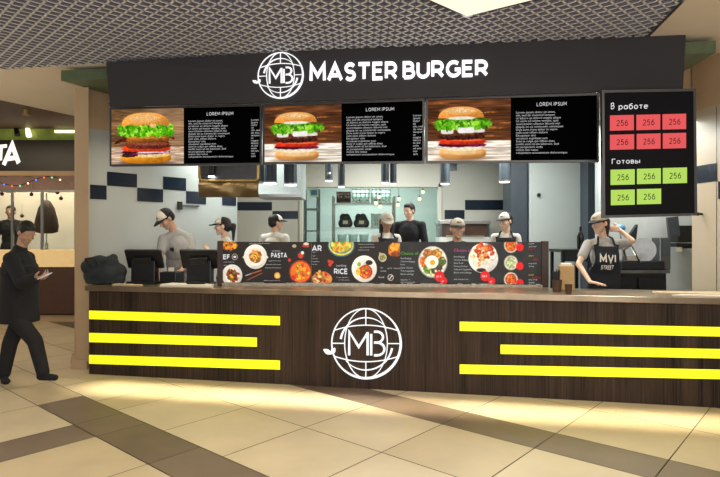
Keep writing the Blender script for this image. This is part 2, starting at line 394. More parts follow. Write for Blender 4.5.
def poster_pasta():
    c = Cv(50, 45, 385, 190, 250, 108, '#1b1716'); c.a *= (1+.25*(c.nz(30)-.5))[..., None]
    c.ell(75, 58, 34, 15, '#d98a22', .3, 8, .4); scatter(c, 75, 58, 26, 14, ['#f2b23a', '#b3541a', '#7a3010'])
    plate(c, 174, 98, 44, '#d87a2a', '#f0b04a'); scatter(c, 174, 95, 20, 22, ['#e8973a', '#c44a1c', '#f3c56a', '#5a7a22']); c.ell(214, 100, 9, 5, '#e6e2da'); c.ell(134, 100, 9, 5, '#e6e2da')
    plate(c, 85, 165, 39, '#7a3a22', '#4a1d12', '#d9d6d0'); scatter(c, 85, 168, 26, 22, ['#5e2414', '#a3441e', '#c8281c', '#e8b03c', '#5c7a1e'])
    c.line(136, 166, 198, 146, 3.5, '#b0602c'); c.line(142, 182, 200, 156, 3.5, '#8d4a2a'); c.line(136, 166, 160, 158, 3.5, '#9aa0a4')
    c.ell(257, 165, 12, 11, '#d99a4c', .2, 6, .2); c.ell(257, 165, 8, 7, '#f2c070', .2, 5, .2)
    c.ell(345, 152, 43, 42, '#8c2c0c', .1, 9, shade=.2); c.ell(345, 152, 38, 37, '#e06a1c', .15, 9); scatter(c, 345, 152, 30, 26, ['#f0b02c', '#f7cf5a', '#d2481a', '#8a9a2a']); c.ell(318, 172, 9, 9, '#c8321c')
    c.ell(346, 92, 15, 14, '#3a302c'); c.ell(345, 94, 9, 9, '#d83a20'); c.ell(352, 84, 6, 6, '#eee6da'); c.ell(303, 110, 6, 6, '#d03420'); c.ell(321, 60, 8, 6, '#b5a48a'); c.ell(364, 57, 13, 8, '#c23a1c', .4, 4, .4); c.ell(366, 52, 10, 5, '#ddd5c8')
    c.ell(95, 99, 11, 11, '#e8e4de'); c.ell(95, 99, 9.5, 9.5, '#1b1716'); c.ell(95, 99, 6, 4, '#e8e4de')
    return c.a
def poster_rice():
    c = Cv(385, 45, 715, 190, 250, 108, '#1b1615'); c.a *= (1+.25*(c.nz(30)-.5))[..., None]
    c.ell(497, 58, 50, 40, '#2f6f86', .1, 9); c.ell(497, 57, 46, 36, '#e0d24a', .1, 9); c.ell(497, 55, 42, 32, '#3b8a8a', .1); c.ell(497, 54, 38, 28, '#c8b848', .3, 9); scatter(c, 497, 56, 30, 28, ['#e6c83a', '#f3efe2', '#d86a1c', '#6a9a2a', '#f0a022'])
    plate(c, 583, 140, 47, '#e8e2d6', '#f1eee6'); c.ell(588, 150, 26, 25, '#c2401a', .15, 9); scatter(c, 588, 150, 20, 22, ['#e8671c', '#f2a03a', '#a82a12', '#6a8a22']); c.ell(601, 118, 13, 9, '#1d1a1a'); c.ell(564, 124, 7, 8, '#86b03a'); c.ell(560, 150, 8, 14, '#e8b83a', .3, 4)
    c.ell(425, 176, 38, 25, '#c98a4a', .1, 9); c.ell(425, 172, 34, 22, '#c07a34', .3, 9); scatter(c, 425, 170, 28, 28, ['#d8381c', '#e8b04a', '#6aa02a', '#f0e2b8', '#8a3a1c'])
    for x, y in ((455, 126), (462, 117), (452, 114)): c.ell(x, y, 6, 6, '#d2381c')
    c.ell(651, 100, 15, 15, '#c9c2b6'); c.ell(651, 100, 11, 11, '#8a8c4a', .4, 4, .3); c.ell(642, 86, 5, 4, '#b0a080')
    c.ell(698, 72, 24, 22, '#c9701a', .3, 8, .2, p=4); c.ell(696, 62, 17, 14, '#f0a030', .3, 6, .3); c.ell(700, 88, 18, 9, '#8a3c10', .3)
    c.ell(681, 170, 11, 11, '#e8e4de'); c.ell(681, 170, 9, 9, '#1b1615'); c.line(676, 176, 687, 163, 3, '#e8e4de')
    return c.a
def slate(x0, y0, x1, y1, w):
    c = Cv(x0, y0, x1, y1, w, 108, '#222427'); c.a *= (1+.35*(c.nz(24)-.5))[..., None]; return c
def badge(c, *xs):
    for x, y, r in xs: c.ell(x, y, r, r, '#d8141c', .05)
def poster_bibimbap():
    c = slate(75, 50, 265, 195, 142)
    c.ell(200, 120, 56, 56, '#8a8f90', .1, 8); c.ell(200, 119, 53, 53, '#dcd8ce', .1, 8)
    for a, col in ((0, '#3f5a24'), (60, '#c8862a'), (120, '#a86a34'), (180, '#e06a24'), (240, '#5c8a2a'), (300, '#4a4030')):
        x = 200+29*math.cos(math.radians(a)); y = 119-29*math.sin(math.radians(a)); c.ell(x, y, 21, 19, col, .4, 5, .3); scatter(c, x, y, 16, 8, [col, '#d8c890', '#6a7a2a'])
    scatter(c, 200, 150, 24, 14, ['#e4e0c8', '#b8c87a', '#d0b060']); c.ell(196, 120, 25, 22, '#f7f5ee', .04, 8, .1); c.ell(199, 122, 10, 9.5, '#f0a818', .05)
    badge(c, (225, 170, 19), (241, 186, 14)); return c.a
def poster_meat():
    c = slate(265, 50, 460, 195, 146)
    c.ell(393, 108, 57, 50, '#e9e7e2', .05, 9, shade=.15); c.ell(393, 92, 52, 38, '#cfcac0', .05); c.ell(393, 90, 48, 36, '#e8e0d0', .3, 7)
    scatter(c, 398, 84, 34, 46, ['#c8401c', '#e06a28', '#9a2412', '#e89048', '#b83216'], .24); scatter(c, 402, 76, 9, 6, ['#7aa83a', '#9cc854'])
    scatter(c, 370, 112, 26, 16, ['#f0e4c8', '#e0b47a', '#d8a060']); c.ell(385, 148, 18, 7, '#1a1818'); badge(c, (400, 168, 18), (425, 186, 14)); return c.a
def poster_soups():
    c = slate(460, 50, 610, 195, 114)
    for y, f, cols in ((62, '#d05a1c', ['#e8842c', '#8aa02a', '#c03a14']), (122, '#b8c09a', ['#d8dcb8', '#5a9a34', '#98b070']), (180, '#c8481a', ['#e8742c', '#f0a850', '#6a8a2a'])):
        c.ell(497, y, 28, 28, '#46443e'); c.ell(497, y, 25, 25, '#cfcabb', .1); c.ell(497, y, 21, 21, f, .3, 6); scatter(c, 497, y, 15, 12, cols)
    badge(c, (530, 68, 14), (530, 133, 14), (530, 192, 14)); return c.a
# ------------------------------------------------------------------ people
def face_mats(me, hc, hs, hf, hu, S, skin):
    n = len(me.polygons); c = np.zeros(n*3); me.polygons.foreach_get('center', c); c = c.reshape(-1, 3)-np.array(hc)
    x = c@np.array(hs)/S; y = c@np.array(hf)/S; z = c@np.array(hu)/S
    idx = np.zeros(n, int); fr = (y > .045)
    for sx in (-1, 1):
        ex = x-sx*.031
        idx[fr & ((ex/.016)**2+((z-.008)/.0085)**2 < 1)] = 2
        idx[fr & ((ex/.0075)**2+((z-.008)/.008)**2 < 1)] = 3
        idx[fr & (np.abs(ex) < .02) & (np.abs(z-.028+np.abs(ex)*.15) < .005)] = 3
    idx[fr & ((x/.026)**2+((z+.055)/.0095)**2 < 1)] = 1
    me.polygons.foreach_set('material_index', idx.astype(np.int32))
def hand(mb, w, d, n, right, S=1., curl=.35, spread=.0, grip=0.):
    d = Vector(d).normalized(); n = Vector(n); n = (n-d*n.dot(d)).normalized()
    t = d.cross(n)*(1 if right else -1)
    k = [w+(d*.088-d*.004*abs(i-1)+t*(.033-.0225*i))*S for i in range(4)]
    for i in range(4): mb.capsule(w+t*((.016-.011*i)*S), k[i], .0155*S, .0115*S)
    mb.capsule(k[0], k[3], .011*S, .010*S)
    for i in range(4):
        p = k[i]; a = grip; ls = ((.042, .026, .021), (.046, .029, .022), (.043, .027, .021), (.034, .021, .018))[i]
        side = t*((1.5-i)*(.09+spread))
        for j in range(3):
            a += curl*(1.+.12*i); dd = (d*math.cos(a)+n*math.sin(a)+side*math.cos(a)).normalized()
            q = p+dd*ls[j]*S; mb.capsule(p, q, (.0093-.0008*j)*S, (.0085-.0008*j)*S); p = q
    p = w+(d*.022+t*.026)*S
    for j, L in enumerate((.045, .034, .026)):
        dd = (t*(.8-.28*j)+d*(.62+.12*j)+n*(.22+.15*j)).normalized(); q = p+dd*L*S
        mb.capsule(p, q, (.0145-.002*j)*S, (.0125-.002*j)*S); p = q
def person(label, HC, psi, hpsi=None, pitch=0., S=1., lean=(0, 0), zf=.25, fem=False, skin='skin', hair='hair_dark', hairstyle='short',
           top='shirt_white', sleeve='short', bottom='cloth_black', shoes='cloth_black', cap=None, cap_dir=0., apron=None, W={}, hands={}, coat=False,
           roll=0., vox=.0068, torso_S=None, letters=None, chest=0, hide_head_fwd=.03):
    r_ = math.radians; psi = r_(psi); hpsi = psi if hpsi is None else r_(hpsi); pitch = r_(pitch)
    f = Vector((math.sin(psi), -math.cos(psi), 0)); l = Vector((math.cos(psi), math.sin(psi), 0)); up = Vector((0, 0, 1))
    hf = Vector((math.sin(hpsi)*math.cos(pitch), -math.cos(hpsi)*math.cos(pitch), -math.sin(pitch)))
    hs = Vector((math.cos(hpsi), math.sin(hpsi), 0)); hu = hs.cross(hf)*-1
    if hu.z < 0: hu = -hu
    if roll: R = Matrix.Rotation(r_(roll), 3, hf); hs = R@hs; hu = R@hu
    T = S*(.92 if fem else 1.)
    neck = W.get('neck') or HC-up*(.165*S)-f*(hide_head_fwd*S)-hf*(.35*math.sin(pitch)*.1*S)
    pel = W.get('pelvis') or neck-up*(.53*S)+l*(lean[0]*S)+f*(lean[1]*S)
    base = Vector((pel.x, pel.y, zf))
    t = thing('person', label, 'person', base)
    a = (neck-pel).normalized(); tl = (neck-pel).length; k = tl/.53
    s2 = (l-a*l.dot(a)).normalized(); fr = s2.cross(a)*-1
    if fr.dot(f) < 0: fr = -fr
    TM = Matrix((s2, fr, a)).transposed()
    tp = lambda x, y, h: pel+s2*(x*T)+fr*(y*T)+a*(h*k)
    sw = .165 if fem else .195
    J = {}
    for sd, sg in (('l', 1), ('r', -1)):
        J['sh_'+sd] = W.get('sh_'+sd) or tp(sg*sw, 0, .475)
        J['el_'+sd] = W.get('el_'+sd) or J['sh_'+sd]+l*(sg*.05*S)-up*(.29*S)
        J['wr_'+sd] = W.get('wr_'+sd) or J['el_'+sd]+f*(.07*S)-up*(.25*S)-l*(sg*.0*S)
        J['hip_'+sd] = pel+l*(sg*.09*T)-up*(.04*S)
        J['kn_'+sd] = W.get('kn_'+sd) or Vector((J['hip_'+sd].x, J['hip_'+sd].y, zf+(J['hip_'+sd].z-zf)*.52))+f*(.02*S)
        J['an_'+sd] = W.get('an_'+sd) or Vector((J['hip_'+sd].x, J['hip_'+sd].y, zf+.08*S))
    def torso(mb, g, lo=-.3):
        mb.ball(tp(0, 0, .02), (((.165 if not fem else .172)+g)*T, (.115+g)*T, (.15+g)*T), M=TM)
        mb.ball(tp(0, 0, .18), (((.145 if not fem else .128)+g)*T, (.1+g)*T, (.18+g)*T), M=TM)
        mb.ball(tp(0, .005, .35), (((.168 if not fem else .15)+g)*T, (.115+g)*T, (.18+g)*T), M=TM)
        if fem:
            for sg in (-1, 1): mb.ball(tp(sg*.065, .085, .33), (.062+g*.6)*T)
        for sd in 'lr': mb.capsule(tp(0, -.012, .5), J['sh_'+sd]-a*.012, (.056+g)*T, (.046+g)*T)
    # body
    mb = MB(); torso(mb, 0.)
    fem_r = .86 if fem else 1.
    mb.capsule(tp(0, -.012, .44), HC-hu*(.06*S)-hf*(.02*S), .06*T, .05*T)
    for sd in 'lr':
        mb.capsule(J['sh_'+sd], J['el_'+sd], .047*S*fem_r, .037*S*fem_r); mb.capsule(J['el_'+sd], J['wr_'+sd], .039*S*fem_r, .025*S*fem_r)
        mb.capsule(J['hip_'+sd], J['kn_'+sd], .08*T, .055*T); mb.capsule(J['kn_'+sd], J['an_'+sd], .057*T, .038*T)
        fd = W.get('ft_'+sd) or f
        mb.capsule(J['an_'+sd]-up*.03*S, J['an_'+sd]+fd*(.13*S)-up*(.045*S), .036*S, .028*S)
        hd = hands.get(sd) or ((J['wr_'+sd]-J['el_'+sd]), -l if sd == 'l' else l, .28, 0., 0.)
        hand(mb, J['wr_'+sd], hd[0], hd[1], sd == 'r', S*(.9 if fem else 1.), *hd[2:])
    HM = Matrix((hs, hf, hu)).transposed(); hp = lambda x, y, z: HC+(hs*x+hf*y+hu*z)*S
    E = lambda p, r: mb.ball(hp(*p), tuple(q*S for q in r), M=HM, sub=3)
    E((0, -.012, .035), (.075, .096, .083)); E((0, .018, -.02), (.064, .074, .082)); E((0, .04, -.06), (.047, .048, .042)); E((0, .062, -.092), (.028, .028, .022))
    for sg in (-1, 1):
        E((sg*.077, -.008, -.005), (.011, .021, .032)); E((sg*.034, .064, -.022), (.024, .02, .02)); E((sg*.033, .076, .027), (.026, .012, .008))
    mb.capsule(hp(0, .088, .012), hp(0, .107, -.02), .008*S, .0135*S); E((0, .086, -.05), (.022, .011, .006)); E((0, .085, -.061), (.019, .011, .006))
    me = remesh(mb, vox, 1); face_mats(me, HC, hs, hf, hu, S, skin)
    put(me, 'body', [MT[skin], MT['lips'], MT['eye_white'], MT['iris']], t)
    # trousers and shoes
    mb = MB(); mb.ball(tp(0, 0, .0), (.182*T, .132*T, .15*T), M=TM)
    for sd in 'lr':
        mb.capsule(J['hip_'+sd], J['kn_'+sd], .102*T, .079*T); mb.capsule(J['kn_'+sd], J['an_'+sd]+up*.01, .079*T, .066*T)
    put(remesh(mb, .013), 'trousers', MT[bottom], t)
    for sd in 'lr':
        mb = MB(); fd = (W.get('ft_'+sd) or f).normalized(); an = J['an_'+sd]
        mb.capsule(an+up*(.05*S), an-up*(.03*S)-fd*.015*S, .056*S, .048*S); mb.capsule(an-up*(.035*S)-fd*.03*S, an+fd*(.15*S)-up*(.05*S), .043*S, .034*S)
        mb.ball(an+fd*(.11*S)-up*(.052*S), (.05*S, .05*S, .026*S))
        put(remesh(mb, .01), 'shoe', MT[shoes], t)
    # shirt or coat
    mb = MB(); torso(mb, .03 if coat else .016)
    if not coat: mb.capsule(tp(0, -.012, .47), tp(0, -.005, .515), .07*T, .064*T)
    if coat:
        mb.capsule(tp(0, -.01, .46), tp(0, .0, .545), .088*T, .075*T)
        mb.cone(tp(0, .01, .4), tp(0, .02, -.12), .175*T, .195*T, 24); mb.cone(tp(0, .01, .1), tp(0, .03, -.15), .185*T, .198*T, 24); mb.ball(tp(0, .0, .34), (.2*T, .155*T, .2*T), M=TM)
        for sd in 'lr': mb.ball(J['sh_'+sd]-a*.02, .074*T)
    for sd in 'lr':
        g = .03 if coat else .014
        if sleeve == 'short':
            e = J['sh_'+sd].lerp(J['el_'+sd], .62); mb.capsule(J['sh_'+sd], e, (.052+g)*S*fem_r, (.049+g)*S*fem_r)
        else:
            e = J['el_'+sd].lerp(J['wr_'+sd], .93); mb.capsule(J['sh_'+sd], J['el_'+sd], (.05+g)*S*fem_r, (.042+g)*S*fem_r); mb.capsule(J['el_'+sd], e, (.042+g)*S*fem_r, (.031+g)*S*fem_r)
    put(remesh(mb, .0105), 'coat' if coat else 'shirt', MT[top], t)
    if chest:
        mb = MB(); g = lambda x, y, o: tp(chest*(.065)-(x-1.3)*.022, .137*math.sqrt(1-(.065/.2)**2)+o, .345+y*.045)
        write(mb, 'MVI', g, w=.3, gap=.15, o0=0, o1=.004); mb.build('chest_print', MT['cloth_black'], t)
    # hair
    mb = MB(); E((0, -.024, .044), (.084, .1, .088))
    if hairstyle == 'short': E((0, -.05, .0), (.076, .07, .075)); E((0, .004, .084), (.068, .072, .043))
    if hairstyle in ('tail', 'long'):
        E((0, -.055, .0), (.08, .072, .085))
        a0, dn = hp(0, -.115, .0), -up
        if hairstyle == 'tail': mb.capsule(a0, a0-hf*.035*S, .028*S, .034*S); mb.capsule(a0-hf*.035*S, a0-hf*.03*S+dn*.2*S, .036*S, .016*S)
        else:
            for sg in (-1, 1): mb.capsule(hp(sg*.066, -.04, .0), hp(sg*.075, -.05, -.02)+dn*.16*S, .034*S, .026*S)
            mb.capsule(hp(0, -.08, 0), hp(0, -.09, -.02)+dn*.2*S, .06*S, .05*S)
    put(remesh(mb, .009), 'hair', MT[hair], t)
    if hairstyle == 'tail': pass
    # cap
    if cap:
        cd = r_(cap_dir); cf = hf*math.cos(cd)+hs*math.sin(cd); cs = hs*math.cos(cd)-hf*math.sin(cd)
        c0 = hp(0, -.008, .045); mb = MB(); n = 36; q = 9; R = (.088, .109, .092)
        def cp(th, ph, g=1.): return c0+(cs*(R[0]*math.sin(th)*math.cos(ph)*g)+cf*(R[1]*math.cos(th)*math.cos(ph)*g)+hu*(R[2]*math.sin(ph)*g-.004))*S
        for j in range(q):
            for i in range(n):
                t0, t1 = 2*PI*i/n-PI, 2*PI*(i+1)/n-PI; p0, p1 = PI/2*j/q, PI/2*(j+1)/q
                front = abs((t0+t1)/2) < r_(82)
                mb.quad(cp(t0, p0), cp(t1, p0), cp(t1, p1), cp(t0, p1), 0 if front else 1)
        co = mb.build('cap', [MT[cap[0]], MT[cap[1]]], t, smooth=True, weld=True)
        so = co.modifiers.new('s', 'SOLIDIFY'); so.thickness = .006
        mb = MB(); m = 16
        def bp(i, g): th = r_(-62+124*i/m); e = math.cos(th*1.45); p = cp(th, .03); return p+(cf*(.078*g*max(e, 0)))*S-hu*((.012*g*max(e, 0)+.016*g*abs(math.sin(th)))*S)
        for i in range(m):
            for j in range(3): mb.quad(bp(i, j/3), bp(i+1, j/3), bp(i+1, (j+1)/3), bp(i, (j+1)/3))
        bo = mb.build('brim', MT[cap[1] if len(cap) < 3 else cap[2]], co, smooth=True, weld=True); so = bo.modifiers.new('s', 'SOLIDIFY'); so.thickness = .008
        mb = MB(); write(mb, 'MVI', lambda x, y, o: cp((x-1.3)*.2, .45+(y-.5)*.22, 1.015+o), w=.26, gap=.2, o0=0, o1=.01)
        mb.build('lettering', MT['cloth_black'], co)
    # apron
    if apron:
        mb = MB(); nx, nh = 14, 22
        def ap(i, j):
            h = .47-j*(.47+.42)/nh; wd = (.145 if h > .3 else .145+min(1, (.3-h)/.12)*.055)*(1. if not fem else .97)
            x = -wd+2*wd*i/nx; rx = .21; bul = .052 if (fem and .2 < h < .4) else .02
            y = (.142+(.018 if h < .12 else 0))*math.sqrt(max(0, 1-(x/rx)**2))+bul*(1 if not fem else math.exp(-((h-.32)/.1)**2)*.95+.25)
            return tp(x, y, h)
        for i in range(nx):
            for j in range(nh): mb.quad(ap(i, j), ap(i+1, j), ap(i+1, j+1), ap(i, j+1))
        ao = mb.build('apron', MT[apron], t, smooth=True, weld=True); so = ao.modifiers.new('s', 'SOLIDIFY'); so.thickness = .006
        for sg in (-1, 1):
            mb = MB(); pts = [ap(0 if sg < 0 else nx, 0), tp(sg*.1, .105, .48), tp(sg*.085, .05, .545), tp(sg*.06, -.05, .555)]
            for p0, p1 in zip(pts[:-1], pts[1:]): mb.capsule(p0, p1, .013*S, .013*S)
            put(remesh(mb, .007), 'strap', MT[apron], ao)
        if letters:
            for ln, h0, hh, w_ in letters:
                mb = MB(); tot = text_layout(ln, .24, .16)[1]
                def g(x, y, o, h0=h0, hh=hh, w_=w_, tot=tot):
                    xx = -w_/2+w_*x/tot; h = h0+hh*y
                    y0 = .142*math.sqrt(max(0, 1-(xx/.21)**2))+(.052 if fem else .02)*(1 if not fem else math.exp(-((h-.32)/.1)**2)*.95+.25)
                    return tp(xx*-1*flip, y0+.011+o, h)
                flip = -1
                write(mb, ln, g, w=.24, gap=.16, o0=0, o1=.004); mb.build('lettering', MT['print_white'], ao)
    return t, J, tp
# ------------------------------------------------------------------ palette
MT = {}
def M_(k, *a, **kw): MT[k] = mat(k, *a, **kw)
M_('skin', '#c49a80', .55, var=.06, scale=30); M_('skin_pale', '#d8b29a', .55, var=.06, scale=30); M_('skin_tan', '#b08a70', .55, var=.06)
M_('lips', '#9c5048', .5); M_('eye_white', '#cfc6be', .3, var=.02); M_('iris', '#1e1511', .4, var=.05)
M_('hair_dark', '#17120f', .6, var=.3, scale=60, stretch=(1, 1, .1)); M_('hair_brown', '#2a1a12', .6, var=.3, scale=60)
M_('shirt_white', '#cdcac2', .85, var=.06); M_('shirt_beige', '#a3a2a0', .85, var=.06); M_('cloth_black', '#15151a', .85, var=.2); M_('cloth_navy', '#1b2029', .85, var=.2)
M_('coat_dark', '#15161a', .9, var=.25, scale=8); M_('cap_white', '#d8d2c4', .85, var=.05); M_('cap_black', '#16171b', .85, var=.15); M_('print_white', '#ece8de', .7, var=.03)
M_('cap_grey', '#b9b0a0', .85, var=.06)
M_('steel', '#b4b2ae', .28, metal=1., var=.05, scale=4, stretch=(1, 1, 8)); M_('steel_dark', '#6d6f72', .3, metal=1., var=.08); M_('chrome', '#d8d4cc', .12, metal=1., var=.03)
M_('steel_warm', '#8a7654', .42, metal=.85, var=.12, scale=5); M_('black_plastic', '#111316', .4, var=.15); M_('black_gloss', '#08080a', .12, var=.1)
M_('paper', '#e6e0d0', .8, var=.03); M_('paper_tan', '#c4b190', .8, var=.08); M_('cardboard', '#b89a6c', .8, var=.08); M_('cup_brown', '#4a3424', .6)
M_('frame_grey', '#4c4d50', .35, var=.05, metal=.3); M_('sign_panel', '#3b3a3d', .7, var=.03, scale=3, spec=.15); M_('board_black', '#1b1b1e', .8, var=.03, spec=.02)
M_('tile_wall', '#aeb2ad', .22, var=.05, scale=1.2); M_('tile_dark', '#1b2430', .18, var=.15); M_('wall_tan', '#b59b78', .8, var=.05, scale=2)
M_('tile_wall_warm', '#bcae98', .25, var=.05, scale=1.5); M_('wall_grey', '#8f918e', .3, var=.08, scale=2); M_('pillar_tan', '#b59c7a', .7, var=.05, scale=2)
M_('kitchen_wall', '#b3b2a6', .35, var=.04, scale=2); M_('header_wall', '#c5c2b4', .4, var=.03, scale=1.5)
M_('backroom', '#c2cac6', .7, var=.04, scale=1.2); M_('ceil_beige', '#ddd0ba', .85, var=.03, scale=1.5); M_('ceil_dark', '#20202a', .9); M_('kit_ceil', '#c9c9c4', .8)
M_('grille', '#e6e6ea', .45, var=.06); M_('grille_shaded_side', '#7a7880', .5, var=.1); M_('grille_far', '#5c4a3e', .6); M_('beam_green', '#5b6a50', .4, var=.08); M_('pillar_dark', '#3c454d', .4, var=.06)
M_('fridge', '#b6bdb9', .45, var=.05, scale=1.5); M_('dark_metal', '#23272c', .4, metal=.5); M_('kit_floor', '#6b655c', .5)
M_('yellow', '#f0f01c', .5, var=.02, emit=.66); M_('wood_edge', '#6b4a2e', .35, var=.15); M_('counter_top', '#9d8b73', .3, var=.3, scale=3, stretch=(1, 1, .3), metal=.8)
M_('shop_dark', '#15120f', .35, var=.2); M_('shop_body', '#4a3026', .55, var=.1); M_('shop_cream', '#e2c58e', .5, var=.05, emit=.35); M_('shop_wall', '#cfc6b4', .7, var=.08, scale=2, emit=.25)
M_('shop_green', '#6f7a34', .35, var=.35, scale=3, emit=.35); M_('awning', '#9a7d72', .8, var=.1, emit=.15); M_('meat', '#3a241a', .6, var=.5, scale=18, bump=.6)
M_('crate_white', '#d2d8d2', .5, var=.06); M_('crate_brown', '#5b4034', .6, var=.4, scale=30); M_('bag_dark', '#2c2a2c', .5, var=.5, scale=22, bump=.5); M_('clear_tub', '#a9c2bc', .2, var=.1)
M_('oven_brown', '#4a3428', .25, var=.35, scale=6); M_('white_enamel', '#d6d6ce', .35, var=.03); M_('blue_plastic', '#4f86a6', .35)
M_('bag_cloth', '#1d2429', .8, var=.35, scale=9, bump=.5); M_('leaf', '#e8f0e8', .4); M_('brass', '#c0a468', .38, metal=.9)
MT['wood'] = woodmat('wood', '#18110d', '#493a2f', .6); MT['plum'] = mat('plum', '#3a2a28', .5)
MT['lit_white'] = emat('lit_white', '#ffffff', 1.6); MT['lit_logo'] = emat('lit_logo', '#ffffff', 1.15); MT['txt'] = emat('txt', '#f2f2f2', .9); MT['txt_soft'] = emat('txt_soft', '#d8d8d8', .8)
MT['screen_black'] = mat('screen_black', '#030303', .8, var=.02, spec=.01); MT['red_tile'] = emat('red_tile', '#ea5c5e', 1.); MT['green_tile'] = emat('green_tile', '#b8de62', 1.); MT['txt_dark'] = emat('txt_dark', '#3a2320', 1.)
MT['txt_dark_green'] = emat('txt_dark_green', '#2c3a1a', 1.)
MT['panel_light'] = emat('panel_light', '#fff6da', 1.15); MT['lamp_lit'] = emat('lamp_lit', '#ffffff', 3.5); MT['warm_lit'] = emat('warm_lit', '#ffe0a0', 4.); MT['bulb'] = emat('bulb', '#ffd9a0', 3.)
MT['strip_lit'] = emat('strip_lit', '#fff2b0', 2.5); MT['bulb_red'] = emat('bulb_red', '#ff6040', 2.); MT['bulb_blue'] = emat('bulb_blue', '#5a80ff', 2.); MT['bulb_green'] = emat('bulb_green', '#50e090', 2.)
MT['pink'] = emat('pink', '#e060a8', .8); MT['green_txt'] = emat('green_txt', '#7ac043', .8); MT['red_txt'] = emat('red_txt', '#e02828', .8); MT['yellow_txt'] = emat('yellow_txt', '#e8d23a', .8)
MT['pic'] = picmat('pic', 1.); MT['poster'] = picmat('poster', .34, .6); MT['glass'] = glassmat('glass', '#f3f8f6')
MT['steel_white'] = mat('steel_white', '#b9bfbd', .35, var=.1, scale=3)

XY = lambda p: Vector((p.x, p.y, 0))
# ------------------------------------------------------------------ camera
cd = bpy.data.cameras.new('camera'); cam = bpy.data.objects.new('camera', cd); COL.objects.link(cam)
cam.location = (0, 0, H); cam.rotation_euler = (PI/2, 0, 0); cd.sensor_width = 36; cd.lens = 36*F/720; cd.shift_y = -3.5/720
cd.clip_start = .05; cd.clip_end = 60; SC.camera = cam
SC.view_settings.view_transform = 'Standard'; SC.view_settings.look = 'None'

# ------------------------------------------------------------------ counter line
CA, CB = Vector((-3.12, 6.45, 0)), Vector((3.33, 5.18, 0))
cdn = (CB-CA).normalized(); cin = Vector((-cdn.y, cdn.x, 0))   # cin points into the kitchen
CE = CA+cdn*7.16
ctr = lambda s, d, z: CA+cdn*s+cin*d+Vector((0, 0, z))

# ------------------------------------------------------------------ floor: diagonal stone tiles with two dark bands
fm = [mat('stone_light', '#c9bb9f', .4, spec=.35, var=.07, scale=2.5), mat('stone_light_warm', '#c0b092', .4, spec=.35, var=.07, scale=2.5), mat('stone_dark', '#6c5d51', .4, spec=.35, var=.1, scale=3), mat('stone_dark_soft', '#746558', .4, spec=.35, var=.1, scale=3), mat('grout', '#4d3f32', .6)]
mb = MB(); mb.box((-1, 7, -.06), (26, 26, .1), 4)
th = math.radians(-41); ea = Vector((math.cos(th), math.sin(th), 0)); eb = Vector((-math.sin(th), math.cos(th), 0))
rows = []; n0 = 2.40-2.05*6
for k in range(14):
    q = n0+2.05*k; rows += [(q, q+.815, 0), (q+.815, q+1.63, 0), (q+1.63, q+2.05, 1)]
cols = []; m0 = -4.5
for k in range(1, 16): cols.append((m0+(k-1)*.815, m0+k*.815, 0))
cols.append((m0-.42, m0, 1))
for k in range(10): cols.append((m0-.42-(k+1)*.815, m0-.42-k*.815, 0))
for r0, r1, rd in rows:
    for c0, c1, cdk in ([(c-(.53 if r0 > 2.3 else 0), d-(.53 if r0 > 2.3 else 0), e) for c, d, e in cols]):
        ctrp = ea*((c0+c1)/2)+eb*((r0+r1)/2)
        if not (-10 < ctrp.x < 9 and .8 < ctrp.y < 16): continue
        dk = (rd and (r0 > 3 or r0 < 1 or c1 > -4.93)) or (cdk and r1 < 2.); m = (2 if random.random() < .6 else 3) if dk else (0 if random.random() < .6 else 1); g = .004
        mb.quad(*[ea*x+eb*y+Vector((0, 0, 0)) for x, y in ((c0+g, r0+g), (c1-g, r0+g), (c1-g, r1-g), (c0+g, r1-g))], m)
mb.build('floor', fm, kind='structure')
mb = MB(); mb.prism([ctr(.0, .25, 0)[:2], ctr(7.1, .25, 0)[:2], (4.3, 8), (4.3, 13.2), (-2.6, 13.2), (-3.2, 7.1)], .002, .25)
mb.build('floor_kitchen', MT['kit_floor'], kind='structure')

# ------------------------------------------------------------------ ceiling
ZC = 3.55
gl0, gl1 = Vector((-7.2, 7.17, 0)), Vector((2.9, 5.3, 0)); gd = (gl1-gl0).normalized(); gn = Vector((-gd.y, gd.x, 0))
er0, er1 = Vector((2.664, 4.647, 0)), Vector((2.78, 5.353, 0)); rd_ = (er1-er0).normalized(); rn = Vector((rd_.y, -rd_.x, 0))
def clip(p, d, R_):                                   # the part of a line that lies in the grille field
    lo, hi = -20, 20
    A_ = ((gn, gn.dot(gl0)), (rn, rn.dot(er0)), (Vector((0, -1, 0)), -2.6), (Vector((-1, 0, 0)), 7.))
    B_ = ((gn, gn.dot(gl0)+.35), (-gn, -gn.dot(gl0)), (rn, rn.dot(er0)), (Vector((-1, 0, 0)), 2.75))
    for n, c in (B_ if R_ else A_):
        den = n.dot(d); num = c-n.dot(p)
        if abs(den) < 1e-6:
            if num < 0: return None
        elif den > 0: hi = min(hi, num/den)
        else: lo = max(lo, num/den)
    return (p+d*lo, p+d*hi) if hi > lo+.02 else None
mb = MB(); up = Vector((0, 0, 1)); PITCH = .095
for d in (Vector((.7071, .7071, 0)), Vector((.7071, -.7071, 0))):
    nn = Vector((-d.y, d.x, 0))
    for k in range(-140, 141):
        s = [x for x in (clip(Vector((0, 5, 0))+nn*(k*PITCH), d, R_) for R_ in (0, 1)) if x]
        if not s: continue
        for (a, b) in s:
            h = .0105; z0, z1 = ZC, ZC+.045
            q = lambda z: [a-nn*h+up*z, b-nn*h+up*z, b+nn*h+up*z, a+nn*h+up*z]
            mb.hexa(q(z1), q(z0), 1); mb.m[-5] = 0  # bar sides coloured darker than the undersides to imitate shade in the cells
mb.build('ceiling_grille', [MT['grille'], MT['grille_shaded_side']], kind='structure')
